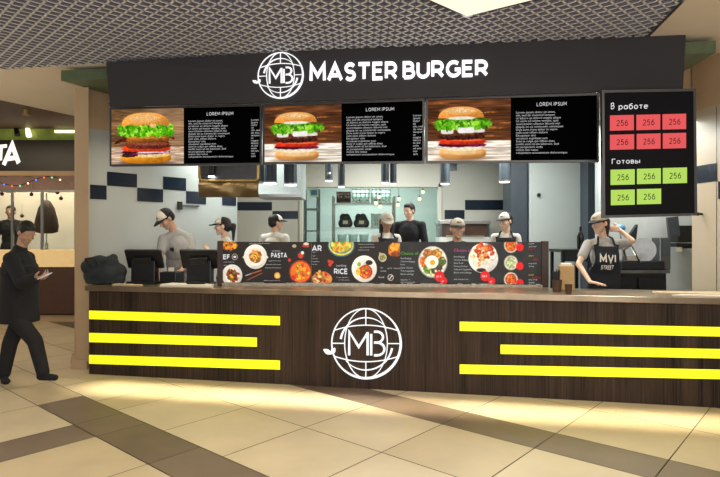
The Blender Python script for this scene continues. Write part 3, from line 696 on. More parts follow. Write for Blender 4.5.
mb = MB(); mb.prism([(-12, 1), (6, 1), (6, 9.3), (-12, 9.3)], 4.1, 4.2); mb.build('ceiling_void', MT['ceil_dark'], kind='structure')
mb = MB(); mb.hexa(*[[er0-rd_*2.2+up*z, er0-rd_*2.2+rn*.03+up*z, er1+rd_*.6+rn*.03+up*z, er1+rd_*.6+up*z] for z in (ZC+.05, ZC-.01)]); mb.build('trim_ceiling', MT['chrome'], kind='structure')
p0, p1 = er0-rd_*2.2+rn*.03, er1+rd_*.6+rn*.03
mb = MB(); mb.prism([p0[:2], (7, p0.y), (7, 7.2), (4.6, 7.2), p1[:2]], ZC, ZC+.2); mb.build('ceiling_right', MT['ceil_beige'], kind='structure')
a, b = gl0+gn*.0, gl0+gd*4.45
c5, c6 = PZ(75, 116, ZC), PZ(0, 100, ZC); ext = c6+(c6-c5)*((c6.y-6.98)/(c5.y-c6.y))
mb = MB(); mb.prism([(ext.x, ext.y-.12), b[:2], (-2.2, 7.3), (-2.6, 9.18), c5[:2], c6[:2], ext[:2]], ZC, ZC+.2); mb.build('ceiling_left', MT['ceil_beige'], kind='structure')
mb = MB(); mb.prism([(-12, 8.2), (ext.x, ext.y-.1), ext[:2], c6[:2], c5[:2], (-2.6, 9.18), (-2.6, 14), (-12, 14)], ZC+.06, ZC+.14); mb.build('ceiling_far', MT['grille_far'], kind='structure')
mb = MB(); mb.prism([(-3.35, 7.3), (-2.2, 6.75), (3.1, 6.1), (3.1, 6.52), (4.7, 6.52), (4.7, 13.3), (-3, 13.3)], 3.12, 3.2); mb.build('ceiling_kitchen', MT['kit_ceil'], kind='structure')
# square light panel turned with the grille
q0 = PZ(466, 17, ZC-.015); a1, a2 = Vector((-.735, -.68, 0)).normalized(), Vector((.81, -.585, 0)).normalized()
t = thing('ceiling_light_panel', 'square cream light panel glowing in the metal grille ceiling', 'ceiling light', q0+a1*.6+a2*.6)
mb = MB(); e = .0; L_ = 1.2
q = lambda z, g: [q0+a1*g+a2*g+up*z, q0+a1*(L_-g)+a2*g+up*z, q0+a1*(L_-g)+a2*(L_-g)+up*z, q0+a1*g+a2*(L_-g)+up*z]
mb.hexa(q(.006, .025), q(-.004, .025)); mb.build('diffuser', MT['panel_light'], t)
mb = MB()
for i in range(4):
    o, n = q(.01, 0), q(.01, .025); o2, n2 = q(-.006, 0), q(-.006, .025); j = (i+1) % 4
    mb.hexa([o[i], o[j], n[j], n[i]], [o2[i], o2[j], n2[j], n2[i]])
mb.build('frame', MT['chrome'], t)

# ------------------------------------------------------------------ walls of the stand
WD = Vector((.656, .755, 0)); WO = Vector((-3.228, 7.15, 0))
def wallquad(mb, line0, dirn, u0, u1, v0, v1, m, off=.004):    # a quad on a vertical wall, over the span seen between u0..u1 and v0..v1
    n = Vector((dirn.y, -dirn.x, 0))
    def hit(u):
        k = (u-U0)/F; s = (k*line0.y-line0.x)/(dirn.x-k*dirn.y); return line0+dirn*s
    um = (u0+u1)/2; Ym = hit(um).y; z0, z1 = H-(v1-V0)/F*Ym, H-(v0-V0)/F*Ym
    a, b = hit(u0)+n*off, hit(u1)+n*off
    mb.quad(a+up*z0, b+up*z0, b+up*z1, a+up*z1, m); return a, b, z0, z1
mb = MB(); a, b = WO-WD*.25, WO+WD*2.02; wn = Vector((WD.y, -WD.x, 0))
mb.prism([a[:2], b[:2], (b-wn*.1)[:2], (a-wn*.1)[:2]], .0, 2.93, 0); mb.prism([a[:2], b[:2], (b-wn*.1)[:2], (a-wn*.1)[:2]], 2.93, 3.55, 1)
zr = ((2.05, 2.23), (2.23, 2.41))
for u0, u1, r in ((90, 106.5, 0), (107, 137, 1), (137, 163, 0), (163, 186, 1), (186, 206, 0), (206, 222, 1), (222, 236, 0)):
    k0, k1 = (u0-U0)/F, (u1-U0)/F; hit = lambda k: WO+WD*((k*WO.y-WO.x)/(WD.x-k*WD.y))
    p, q_ = hit(k0)+wn*.004, hit(k1)+wn*.004; z0, z1 = zr[r]; mb.quad(p+up*z0, q_+up*z0, q_+up*z1, p+up*z1, 2)
mb.build('wall_left', [MT['tile_wall'], MT['wall_tan'], MT['tile_dark']], kind='structure')
YB = 10.3
def backbox(mb, u0, u1, z0, z1, y0, th, m=0): mb.box(((P(u0, 0, y0).x+P(u1, 0, y0).x)/2, y0+th/2, (z0+z1)/2), (P(u1, 0, y0).x-P(u0, 0, y0).x, th, z1-z0), m)
mb = MB(); zo = P(0, 186, YB).z
backbox(mb, 180, 302, 0, 3.12, YB, .12); backbox(mb, 302, 439, zo, 3.12, YB, .12, 2); backbox(mb, 439, 530, 0, 3.12, YB, .12); backbox(mb, 302, 439, 0, 1.2, YB, .12)
for u0, u1, v0, v1 in ((237, 272, 202, 210.5), (272.5, 298, 211, 219), (465, 509, 200, 210), (444.5, 464.5, 210, 219), (450, 457, 163, 171)):
    q_ = MB(); wallquad(mb, Vector((0, YB, 0)), Vector((1, 0, 0)), u0, u1, v0, v1, 1)
for u in (338, 391): backbox(mb, u, u+.8, zo, 3.1, YB-.004, .004, 3)
mb.build('wall_back', [MT['kitchen_wall'], MT['tile_dark'], MT['header_wall'], MT['steel_dark']], kind='structure')
mb = MB()
for u0, u1, v0, v1 in ((299.5, 302.5, 184, 262), (438.5, 441.5, 184, 262), (299.5, 441.5, 184, 187)): backbox(mb, u0, u1, H-(v1-V0)/F*YB, H-(v0-V0)/F*YB, YB-.03, .18)
w1 = mb.build('window_1', MT['header_wall'], kind='structure')
mb = MB(); backbox(mb, 302.5, 438.5, 1.2, zo, YB+.06, .008); mb.build('window_pane', MT['glass'], w1)
# room behind the pass window
mb = MB(); xl, xr = P(290, 0, YB).x-.7, P(450, 0, YB).x+.7
mb.box(((xl+xr)/2, 13.1, 1.6), (xr-xl, .1, 3.1)); mb.box((xl, 11.75, 1.6), (.06, 2.6, 3.1)); mb.box((xr, 11.75, 1.6), (.06, 2.6, 3.1))
mb.build('wall_backroom', MT['backroom'], kind='structure')
# right side: dark pillar, cold cabinet wall, return wall, front wall end
mb = MB(); backbox(mb, 511, 529, 0, 3.12, 9.0, .5); mb.build('trim_1', MT['pillar_dark'], kind='structure')
mb = MB(); mb.box((3.92, 7.55, 1.6), (1.46, .1, 3.1)); mb.build('wall_right_back', MT['steel_white'], kind='structure')
RW = Vector((3.81, 6.2, 0)); RD = Vector((-.16, 1, 0)).normalized(); rwn = Vector((-RD.y, RD.x, 0))
ra, rb = RW-RD*1.75, RW+RD*.18; q_ = Vector((.9, .14, 0))
mb = MB(); pl = [ra[:2], rb[:2], (rb+q_)[:2], (ra+q_)[:2]]; mb.prism(pl, 0, 3.0, 0); mb.prism(pl, 3.0, 3.56, 1)
def rq(u0, u1, z0, z1):
    hit = lambda u: RW+RD*(((u-U0)/F*RW.y-RW.x)/(RD.x-(u-U0)/F*RD.y))
    p, q2 = hit(u0)+rwn*.004, hit(u1)+rwn*.004; mb.quad(p+up*z0, q2+up*z0, q2+up*z1, p+up*z1, 2)
rq(691, 717.5, 2.18, 2.375); rq(718.5, 745, 1.985, 2.175); rq(716.5, 717, 1., 2.99)
mb.build('wall_right', [MT['tile_wall_warm'], MT['wall_tan'], MT['tile_dark']], kind='structure')
mb = MB(); mb.box((3.75, 6.46, 3.25), (1.3, .08, .62)); mb.build('wall_right_upper', MT['wall_tan'], kind='structure')
# pillar at the left end
mb = MB(); mb.prism([(-3.435, 6.77), (-3.267, 6.74), (-3.43, 7.09), (-3.64, 7.14)], .0, 3.38); mb.prism([(-3.46, 6.69), (-3.25, 6.66), (-3.25, 6.74), (-3.43, 7.09), (-3.67, 7.14)], 0, .1)
mb.build('wall_pillar', MT['pillar_tan'], kind='structure')

# ------------------------------------------------------------------ header beam behind the sign
bl, br = P(61, 71.5, 6.5), P(716, 38.5, 5.5); bd = XY(br-bl).normalized(); bn = Vector((-bd.y, bd.x, 0))
mb = MB(); pl = [XY(bl), XY(br), XY(br)+Vector((.05, .7, 0)), XY(bl)+Vector((.32, .7, 0))]
mb.prism([p[:2] for p in pl], 3.39, 3.51)
mb.build('header_beam', MT['beam_green'], label='long dark green flat beam behind the black shop sign', cat='beam')

# ------------------------------------------------------------------ sign
FP = Patch(P(106, 62, 6.19), P(686, 30, 5.45), P(683, 89.5, 5.50), P(110, 107, 6.3))
sign = thing('shop_sign', 'long charcoal fascia sign with white glowing lettering above the menu screens', 'sign', FP.at(.5, 1))
mb = MB(); FP.bar(mb, 0, 0, 1, 1, -.07, 0); mb.build('sign_panel', MT['sign_panel'], sign)
def pxbox(patch, tl, tr, br, bl, off=0.): return Patch(*[patch.px(*q, off) for q in (tl, tr, br, bl)])
word = pxbox(FP, (310, 63.4), (488.3, 59.8), (488.3, 76.6), (310, 83.0))
S_ = 'MASTER BURGER'; lay, tot = text_layout(S_, .205, .1, .25)
for ch, x0, st in lay:
    mb = MB()
    for p in st: strip(mb, [(x0+a_, .105+b_*.79) for a_, b_ in p], .205, lambda x, y, o: word.at(x/tot, 1-y, o), .012, .03)
    mb.build('letter', MT['lit_white'], sign)
def logo(patch, parent, scale=1., mt='lit_logo', zo=.012):
    # patch covers the bounding square of the globe; local units: radius 1, y up
    g = lambda x, y, o: patch.at(.5+x/2, .5-y/2, o); o0, o1 = zo, zo+.012; k = scale
    mb = MB(); n = 72
    ring = [(math.cos(2*PI*i/n), math.sin(2*PI*i/n)) for i in range(n+1)]
    strip(mb, [(x*.97, y*.97) for x, y in ring], [k*(.045+.05*max(0, math.cos(2*PI*i/n+PI/4))) for i in range(n+1)], g, o0, o1)
    for sx in (-1, 1):                            # meridians
        for a0, a1 in ((90, 25), (-25, -90)): strip(mb, [(sx*x, y) for x, y in arc(0, 0, .6, .97, a0, a1)], k*.032, g, o0, o1)
        strip(mb, [(sx*x, y) for x, y in arc(0, 0, .6, .97, 25, -25)], k*.032, g, o0, o1)
        strip(mb, [(sx*.6, 0), (sx*.97, 0)], k*.032, g, o0, o1)
    for sy in (-1, 1):
        strip(mb, [(0, sy*.97), (0, sy*.5)], k*.032, g, o0, o1)
        strip(mb, [(x, sy*(.36+.15*(1-(x/.9)**2))) for x in np.linspace(-.88, .88, 20)], k*.034, g, o0, o1)
    strip(mb, arc(0, 0, .72, .72, 170, 35, 30), [k*(.075-.06*i/30) for i in range(31)], g, o0+.002, o1+.002)
    strip(mb, arc(0, 0, .74, .74, 350, 220, 30), [k*(.075-.06*i/30) for i in range(31)], g, o0+.002, o1+.002)
    em = mb.build('globe_emblem', MT[mt], parent)
    mb = MB(); w = .075*k
    fx = lambda x, y: (-.47+x, -.33+y*.66)
    for p in ([(0, 0), (0, 1), (.27, .35), (.52, .95)], [(.52, 0), (.52, .98)], [(.62, 0), (.62, .9)]): strip(mb, [fx(*q) for q in p], w, g, o0, o1+.003)
    for p in ([(.7, 1)]+[(x, y) for x, y in arc(.78, .77, .17, .23, 90, -90)]+[(.7, .54)], [(.7, .54)]+arc(.78, .27, .21, .27, 90, -90)+[(.7, 0)]): strip(mb, [fx(*q) for q in p], w, g, o0, o1+.003)
    mb.build('monogram', MT[mt], em)
    mb = MB()
    for a_, L in ((150, .26), (60, .2)):
        c, s = math.cos(math.radians(a_)), math.sin(math.radians(a_))
        pts = [(-.98+c*L*i/8, -.3+s*L*i/8) for i in range(9)]; strip(mb, pts, [.02+.11*math.sin(PI*i/8) for i in range(9)], g, o0+.004, o1+.004)
    mb.build('leaf', MT[mt], em)
    return em
logo(pxbox(FP, (258, 53.2), (304, 51), (304, 98), (258, 99.5)), sign, .95)

# ------------------------------------------------------------------ menu screens
YS = lambda u: 6.42+(5.62-6.42)*(u-110)/(598.8-110)
LOREM = ['Lorem ipsum dolor sit amet,', 'elit, sed do eiusmod tempor', 'ut labore et dolore magna aliqua', 'Ut enim ad minim veniam, quis', 'exercitation ullamco laboris nisi', 'aliquip ex ea commodo consequat', 'Duis aute irure dolor in repre', 'velit esse cillum dolore', 'Excepteur sint', 'occaecat cupidatat non', 'Sunt in culpa qui officia dese', 'mollit anim id est laborum. Sed', 'ut perspiciatis unde', 'omnis iste natus', 'voluptatem accusantium doloremque']
SIDE = ['Lorem', 'ipsum', 'dolor', 'sit', 'elit, sed', 'do eius', 'tempor', 'ut', 'magna', 'labore', 'et dol', 'enim', 'ad min', 'ven', 'quis']
def menu_screen(tl, tr, br, bl, div, img, label, side):
    C = Patch(P(*tl, YS(tl[0])), P(*tr, YS(tr[0])), P(*br, YS(br[0])), P(*bl, YS(bl[0])))
    t = thing('menu_screen', label, 'screen', C.at(.5, 1, -.03), 'menu screens under the sign')
    fw = .011; fh = .03; mb = MB()
    for b in ((0, 0, 1, fh), (0, 1-fh, 1, 1), (0, fh, fw, 1-fh), (1-fw, fh, 1, 1-fh)): C.bar(mb, *b, -.05, .008)
    mb.build('frame', MT['frame_grey'], t)
    mb = MB(); C.bar(mb, fw, fh, 1-fw, 1-fh, -.045, 0.); mb.build('display', MT['screen_black'], t)
    for a_ in (.3, .7): mb = MB(); C.bar(mb, a_-.02, .02, a_+.02, .12, -.35, -.051); mb.build('bracket', MT['dark_metal'], t)
    dv = C.inv(div, (tl[1]+bl[1])/2)[0]
    C.sub(fw, fh, dv, 1-fh).grid(img, 'picture', MT['pic'], t, .002)
    a0, a1 = dv+(1-dv)*.32, dv+(1-dv)*.62; fg = fit(C, 'LOREM IPSUM', a0-.01, .112, a1+.01, .166, .12, .3, .5)
    x1 = text_layout('LOREM', .12, .3, .5)[1]+.8
    for s, xo in (('LOREM', 0), ('IPSUM', x1)): mb = MB(); write(mb, s, lambda x, y, o: fg(x+xo, y, o), .12, .3, .002, .003, 0, .5); mb.build('heading', MT['txt'], t)
    mb = MB(); W_ = (1-dv)
    for i, s in enumerate(LOREM): small(mb, s, C, dv+W_*.06, .268+i*.043, .0195, .043, .003)
    mb.build('text_block', MT['txt_soft'], t)
    if side:
        mb = MB()
        for i, s in enumerate(SIDE): small(mb, s, C, dv+W_*.865, .268+i*.043, .0185, .043, .003)
        mb.build('side_text', MT['txt_soft'], t)
    return t
BB, BR_ = burger_bright(), burger_rustic()
menu_screen((110, 108), (261.8, 104.4), (261.8, 164.6), (110, 166.3), 183.8, BB, 'leftmost menu screen, burger with thick green lettuce on light wood', True)
menu_screen((263, 104.6), (424.4, 99), (424.4, 163), (263, 164), 341.5, BR_, 'middle of the three menu screens, burger with white cheese on dark wood', True)
menu_screen((426, 98.2), (598.8, 93.3), (598.8, 162), (426, 163), 510.7, BR_, 'rightmost of the three burger menu screens, next to the order board', False)
mb = MB(); e0, e1 = P(109, 104.5, 6.52), P(601, 91.5, 5.72); mb.cone(e0, e1, .012, n=10)
rail = mb.build('screen_rail', MT['chrome'], label='thin chrome rail along the top of the menu screens under the sign', cat='rail')

# order board
QB = Patch(P(601.7, 90.3, 5.36), P(695.6, 88.8, 5.26), P(697, 215.6, 5.26), P(602.6, 218, 5.36))
t = thing('order_board', 'black order number board with red and green tickets at the right', 'screen', QB.at(.5, 1, -.03))
mb = MB()
for b in ((0, 0, 1, .02), (0, .98, 1, 1), (0, .02, .027, .98), (.973, .02, 1, .98)): QB.bar(mb, *b, -.05, .008)
mb.build('frame', MT['frame_grey'], t)
mb = MB(); QB.bar(mb, .027, .02, .973, .98, -.045, 0); mb.build('display', MT['board_black'], t)
for a_ in (.3, .7): mb = MB(); QB.bar(mb, a_-.02, .1, a_+.02, .14, -.2, -.046); QB.bar(mb, a_-.02, -.0, a_+.02, .14, -.22, -.2); mb.build('bracket', MT['dark_metal'], t)
zp = lambda x, y: (590+x/3.408, 80+y/3.408)
for s, x0, y0, x1, y1 in (('В', 71, 79, 82.5, 101), ('работе', 97, 80, 197, 101), ('Готовы', 74, 269, 172, 287)):
    q4 = pxbox(QB, zp(x0, y0), zp(x1, y0-3), zp(x1, y1-3), zp(x0, y1)); mb = MB()
    fg = fit(q4, s, 0, 0, 1, 1) if s != 'работе' else (lambda x, y, o, q4=q4, tt=text_layout('работе', .13, .17, .4)[1]: q4.at(x/tt, 1-y*.96, o))
    write(mb, s, fg, .13, .17, .003, .005, 0, .4); mb.build('heading', MT['txt'], t)
for (x0, y0, x1, y1), col in [((68, 121, 149, 173), 'r'), ((158, 119, 239, 171), 'r'), ((247, 117, 327, 169), 'r'), ((68, 187, 150, 238), 'r'), ((159, 184, 240, 236), 'r'), ((248, 182, 327, 234), 'r'),
                             ((70, 306, 152, 358), 'g'), ((160, 303, 241, 355), 'g'), ((248, 300, 330, 353), 'g'), ((71, 375, 152, 427), 'g'), ((160, 372, 242, 424), 'g')]:
    q4 = pxbox(QB, zp(x0, y0), zp(x1, y0-2), zp(x1, y1-2), zp(x0, y1)); mb = MB(); q4.bar(mb, 0, 0, 1, 1, .0, .004)
    tk = mb.build('ticket_tile', MT['red_tile' if col == 'r' else 'green_tile'], t)
    mb = MB(); write(mb, '256', fit(q4, '256', .27, .32, .75, .71, .13, .22), .13, .22, .005, .007); mb.build('number', MT['txt_dark' if col == 'r' else 'txt_dark_green'], tk)

# ------------------------------------------------------------------ service counter
cnt = thing('service_counter', 'long dark wood service counter with yellow stripes and glowing globe logo', 'counter', ctr(3.5, 0, 0))
mb = MB(); i0 = len(mb.v); mb.prism([ctr(0, 0, 0)[:2], ctr(7.1, 0, 0)[:2], ctr(7.1, .05, 0)[:2], ctr(.0, .05, 0)[:2]], .0, .955)
mb.prism([ctr(0, .05, 0)[:2], ctr(.05, .05, 0)[:2], ctr(.05, .24, 0)[:2], ctr(.0, .24, 0)[:2]], .0, .955)
fp_ = mb.build('front_panel', MT['wood'], cnt)
mb = MB(); mb.prism([ctr(-.04, -.02, 0)[:2], ctr(7.2, -.02, 0)[:2], ctr(6.96, .72, 0)[:2], ctr(-.04, .72, 0)[:2]], .957, 1.017)
mb.build('worktop', MT['counter_top'], cnt, bevel=.006)  # mottled tan tint imitates warm reflections on the steel top
CP = Patch(ctr(0, 0, .955), ctr(7.1, 0, .955), ctr(7.1, 0, 0), ctr(0, 0, 0))
for u0, a0, b0, u1, a1, b1 in ((89.3, 310.5, 319, 280, 316.2, 325.2), (89.3, 332.8, 342, 257, 337.5, 346.6), (89.3, 354.8, 363.6, 280, 360.4, 369.5),
                               (459.7, 321.6, 330.8, 738, 327.4, 336.8), (500.5, 344.6, 353.8, 738, 349.4, 358.7), (459.7, 364.4, 373.6, 738, 369.9, 379.4)):
    q4 = pxbox(CP, (u0, a0), (u1, a1), (u1, b1), (u0, b0)); mb = MB(); q4.bar(mb, 0, 0, 1, 1, 0, .006); mb.build('light_strip', MT['yellow'], fp_)
logo(pxbox(CP, (331, 307.3), (402, 307.6), (402, 379.2), (331, 378.8)), cnt, .8, zo=.006)

M_('rail_steel', '#a39a8c', .45, var=.25, scale=30, metal=.5)
# menu boards standing on the back edge of the worktop
mA, mB_ = P(218.5, 282, 6.47), P(547.5, 283.5, 6.23); md = XY(mB_-mA).normalized(); mnn = Vector((md.y, -md.x, 0))
def mhit(u): k = (u-U0)/F; return XY(mA)+md*((k*mA.y-mA.x)/(md.x-k*md.y))
zb, zt = 1.055, 1.522
def post(u0, u1, lab):
    mb = MB(); a, b = mhit(u0), mhit(u1); mb.prism([(a+mnn*.03)[:2], (b+mnn*.03)[:2], (b-mnn*.03)[:2], (a-mnn*.03)[:2]], 1.018, zt+.01)
    mb.build('post', MT['plum'], label=lab, cat='post', bevel=.004)
post(218, 223.2, 'dark brown post at the left end of the menu boards on the counter'); post(541.3, 548, 'dark brown post at the right end of the menu boards on the counter')
def board(u0, u1, img, label):
    a, b = mhit(u0)+mnn*.01, mhit(u1)+mnn*.01; C = Patch(a+up*zt, b+up*zt, b+up*zb, a+up*zb)
    t = thing('menu_board', label, 'menu board', (a+b)/2+up*1.018, 'food menu boards along the counter')
    mb = MB(); C.bar(mb, 0.002, 0, .998, 1, -.016, -.001); mb.build('backing', MT['black_plastic'], t)
    for s in (.2, .8): mb = MB(); p = C.at(s, 1, -.012); mb.prism([(p+md*x+mnn*y)[:2] for x, y in ((-.03, -.012), (.03, -.012), (.03, .008), (-.03, .008))], 1.018, zb+.01); mb.build('foot', MT['chrome'], t)
    C.grid(img, 'poster', MT['poster'], t, .001)
    return t, C
def lines(C, t, L, mk='txt_soft', name='small_print'):
    for s, x, y, h in L: mb = MB(); small(mb, s, C, x, y, h*.5/(C.c[1]-C.c[0]).length, h*.5/.474, .003); mb.build(name, MT[mk], t)
def head(C, t, s, a0, b0, a1, b1, w=.2, gap=.12, mk='txt', name='heading'):
    mb = MB(); write(mb, s, fit(C, s, a0, b0, a1, b1, w, gap), w, gap, .003, .005); mb.build(name, MT[mk], t)
n1 = lambda x: (x-50)/335; n2 = lambda x: (x-385)/330; ny = lambda y: (y-45)/145
t, C = board(223.3, 311.4, poster_pasta(), 'pasta menu board with white pasta plate, leftmost on the counter')
head(C, t, 'EF', n1(51), ny(90), n1(77), ny(108)); head(C, t, 'PASTA', n1(234), ny(84), n1(294), ny(102))
lines(C, t, [('COOKING', n1(236), ny(80), .042), ('spaghetti with cream', n1(224), ny(114), .034), ('penne with tomato sauce', n1(214), ny(127), .034), ('fettuccine and mushrooms', n1(212), ny(139), .034), ('chicken, beef, pork', n1(51), ny(119), .034), ('with fresh herbs', n1(51), ny(131), .034), ('grilled steak with garden vegetables', n1(150), ny(52), .034), ('all dishes are served with bread', n1(205), ny(184), .03)])
t, C = board(311.6, 399.8, poster_rice(), 'rice menu board with soup on a white plate, second from left on the counter')
head(C, t, 'AR', n2(387), ny(57), n2(424), ny(79)); head(C, t, 'RICE', n2(470), ny(139), n2(521), ny(159))
lines(C, t, [('BAR', n2(390), ny(84), .034), ('cooking', n2(477), ny(132), .075), ('mojito', n2(387), ny(96), .034), ('lemonade', n2(387), ny(106), .034), ('orange fresh', n2(387), ny(116), .034), ('espresso', n2(387), ny(126), .034), ('rice with vegetables', n2(478), ny(172), .034), ('rice with seafood', n2(487), ny(181), .034), ('noodles with beef and soy', n2(560), ny(55), .034), ('egg noodles with chicken', n2(566), ny(65), .034), ('soup with shrimps', n2(560), ny(75), .034), ('TEA', n2(642), ny(138), .04), ('COFFEE', n2(642), ny(150), .04), ('LATTE   MOCHA', n2(668), ny(140), .04), ('food', n2(636), ny(172), .07)])
n3 = lambda x: (x-75)/190; n4 = lambda x: (x-265)/195; n5 = lambda x: (x-460)/150; nz_ = lambda y: (y-50)/145
t, C = board(400.0, 449.8, poster_bibimbap(), 'slate menu board with a fried egg rice bowl, middle of the counter row')
lines(C, t, [('Choice of', n3(77), nz_(95), .1)], 'green_txt', 'heading')
lines(C, t, [(s, n3(77), nz_(110+i*11), .05) for i, s in enumerate(('Beef Bulgogi', 'Chicken Bulgogi', 'Pork', 'Spicy Chicken', 'Tofu Vegetable', 'Bacon and Egg'))]+[('Salad bar  7', n3(77), nz_(185), .045), ('with rice and kimchi', n3(77), nz_(193), .04)])
lines(C, t, [('$9.5', n3(213), nz_(174), .065), ('$7', n3(233), nz_(190), .05)], 'txt', 'price')
t, C = board(450.0, 500.6, poster_meat(), 'slate menu board with red meat heaped in a white bowl')
lines(C, t, [('Choice of', n4(279), nz_(84), .1)], 'pink', 'heading')
lines(C, t, [(s, n4(279), nz_(104+i*11), .05) for i, s in enumerate(('Beef Bulgogi', 'Chicken Bulgogi', 'Spicy Pork', 'Honey Chicken', 'Tofu and Vegetable', 'Bacon and Cabbage'))]+[('with steamed rice', n4(279), nz_(182), .045)])
lines(C, t, [('$8.5', n4(388), nz_(172), .065), ('$7', n4(418), nz_(190), .05)], 'txt', 'price')
t, C = board(500.8, 541.2, poster_soups(), 'slate menu board with three small soup bowls in a column, rightmost')
lines(C, t, [(s, n5(562), nz_(y), .045) for s, y in (('noodle', 58), ('with beef', 68), ('soup with', 126), ('shrimp', 136), ('spicy soup', 182), ('chicken', 192))])
lines(C, t, [('HOT 5', n5(562), nz_(78), .05), ('$6', n5(524), nz_(72), .05), ('RED', n5(580), nz_(113), .055), ('KIMCHI', n5(576), nz_(176), .055)], 'red_txt', 'heading')
lines(C, t, [('SPICY', n5(562), nz_(100), .045), ('SOUP', n5(562), nz_(166), .045)], 'yellow_txt', 'heading')
mb = MB(); a, b = mhit(223.5)+mnn*.05, mhit(541)+mnn*.05; mb.prism([(a+mnn*.01)[:2], (b+mnn*.01)[:2], (b-mnn*.008)[:2], (a-mnn*.008)[:2]], 1.018, 1.05)
mb.build('glass_rail', MT['rail_steel'], label='low shiny metal rail on the counter in front of the menu boards', cat='rail')
# ------------------------------------------------------------------ things on the counter, left
up = Vector((0, 0, 1)); ZT = 1.018
def onc(u, d, z=ZT):                              # point on the worktop, d metres behind the front edge, in the direction u
    k = (u-U0)/F; s = (k*(CA.y+cin.y*d)-(CA.x+cin.x*d))/(cdn.x-k*cdn.y); return ctr(s, d, z)
crz = math.atan2(cdn.y, cdn.x)
t = thing('cloth_bag', 'crumpled dark cloth bag at the left end of the counter', 'bag', onc(102, .3))
c = onc(103, .22)
mb = MB()
for x, y, z, r in ((-.13, 0, .17, .1), (-.04, .02, .19, .12), (.07, 0, .2, .1), (.13, .02, .12, .11), (0, 0, .09, .14), (-.1, .02, .08, .11), (.15, 0, .05, .08), (.04, -.03, .1, .13), (.1, .01, .26, .05)): mb.ball(c+Vector((x*1.2, y, z*1.2)), (r*1.12, r*.8, r*1.0))
mb.ball(c+Vector((0, 0, .02)), (.22, .12, .03)); put(remesh(mb, .014, 3), 'bag_body', MT['bag_cloth'], t)
mb = MB(); mb.tube([c+Vector(p) for p in ((-.1, -.08, .2), (-.16, -.11, .3), (-.06, -.1, .315), (.0, -.1, .23))], .012); mb.build('handle', MT['cloth_black'], t)
def pos(u0, u1, vt, vb, Yt, label):
    a, b = P(u0, vt, Yt), P(u1, vt, Yt); c = (a+b)/2; w = (b-a).length; zt = c.z
    t = thing('register_monitor', label, 'register', (c.x, c.y, ZT), 'register monitors on the counter')
    rz = crz*.6; R = Matrix.Rotation(rz, 3, 'Z')@Matrix.Rotation(math.radians(24), 3, 'X')
    mb = MB(); h = .24; cc = Vector((c.x, c.y+.02, zt-.1)); mb.box(cc, (w, .04, h), M=R); mb.build('monitor_back', MT['black_plastic'], t, bevel=.01)
    mb = MB(); mb.box(cc+R@Vector((0, .022, 0)), (w*.92, .004, h*.88), M=R); mb.build('display', MT['black_gloss'], t)
    mb = MB(); mb.box(cc+R@Vector((0, -.04, -.02)), (w*.5, .06, h*.5), M=R); mb.build('rear_housing', MT['black_plastic'], t, bevel=.01)
    mb = MB(); mb.prism([(c+Matrix.Rotation(rz, 3, 'Z')@Vector(q))[:2] for q in ((-.15, -.03, 0), (.15, -.03, 0), (.15, .08, 0), (-.15, .08, 0))], ZT+.02, zt-.12); mb.build('stand', MT['black_plastic'], t, bevel=.01)
    mb = MB(); mb.box((c.x, c.y, ZT+.014), (w*.75, .2, .026), rz=rz); mb.build('base', MT['black_plastic'], t, bevel=.008)
pos(125, 163, 250.5, 280, 6.72, 'dark register monitor with its back to the hall, beside the cloth bag')
pos(180, 219, 250.5, 280, 6.62, 'dark register monitor with its back to the hall, beside the menu boards')
p = onc(172, .5); t = thing('receipt_printer', 'low black receipt printer between the two register monitors', 'printer', p)
mb = MB(); mb.box(p+up*.07, (.22, .2, .14), rz=crz); mb.build('printer_body', MT['black_plastic'], t, bevel=.012)
mb = MB(); mb.box(p+up*.141+Vector((0, -.02, 0)), (.15, .05, .006), rz=crz); mb.build('paper_slot', MT['steel_dark'], t)
mb = MB(); mb.box(p+up*.165+Vector((.0, -.03, 0)), (.075, .004, .05), rz=crz); mb.build('receipt', MT['paper'], t)
def sheet(pts, m, name, label, cat, group=None, th=.014):
    mb = MB(); q = [onc(u, d) for u, d in pts]; mb.prism([x[:2] for x in q], ZT+.0005, ZT+th); mb.build(name, MT[m], label=label, cat=cat, group=group)
sheet(((112, .05), (141, .03), (143, .12), (118, .2)), 'paper_tan', 'paper_sheet', 'beige paper lying on the counter between cloth bag and printer', 'paper')
sheet(((160, .06), (213, .03), (214, .22), (172, .3)), 'paper', 'paper_sheet', 'bright white paper stack lying below the right register monitor', 'paper', th=.024)
q = onc(196, .16); mb = MB(); mb.box(q+up*.036, (.2, .06, .022), rz=crz+.12); t = mb.build('card_reader', MT['black_plastic'], label='small flat black device lying on the white paper', cat='card reader', bevel=.006)
mb = MB(); mb.box(q+up*.048+Vector((-.02, -.004, 0)), (.08, .035, .003), rz=crz+.12); mb.build('keypad', MT['frame_grey'], t)
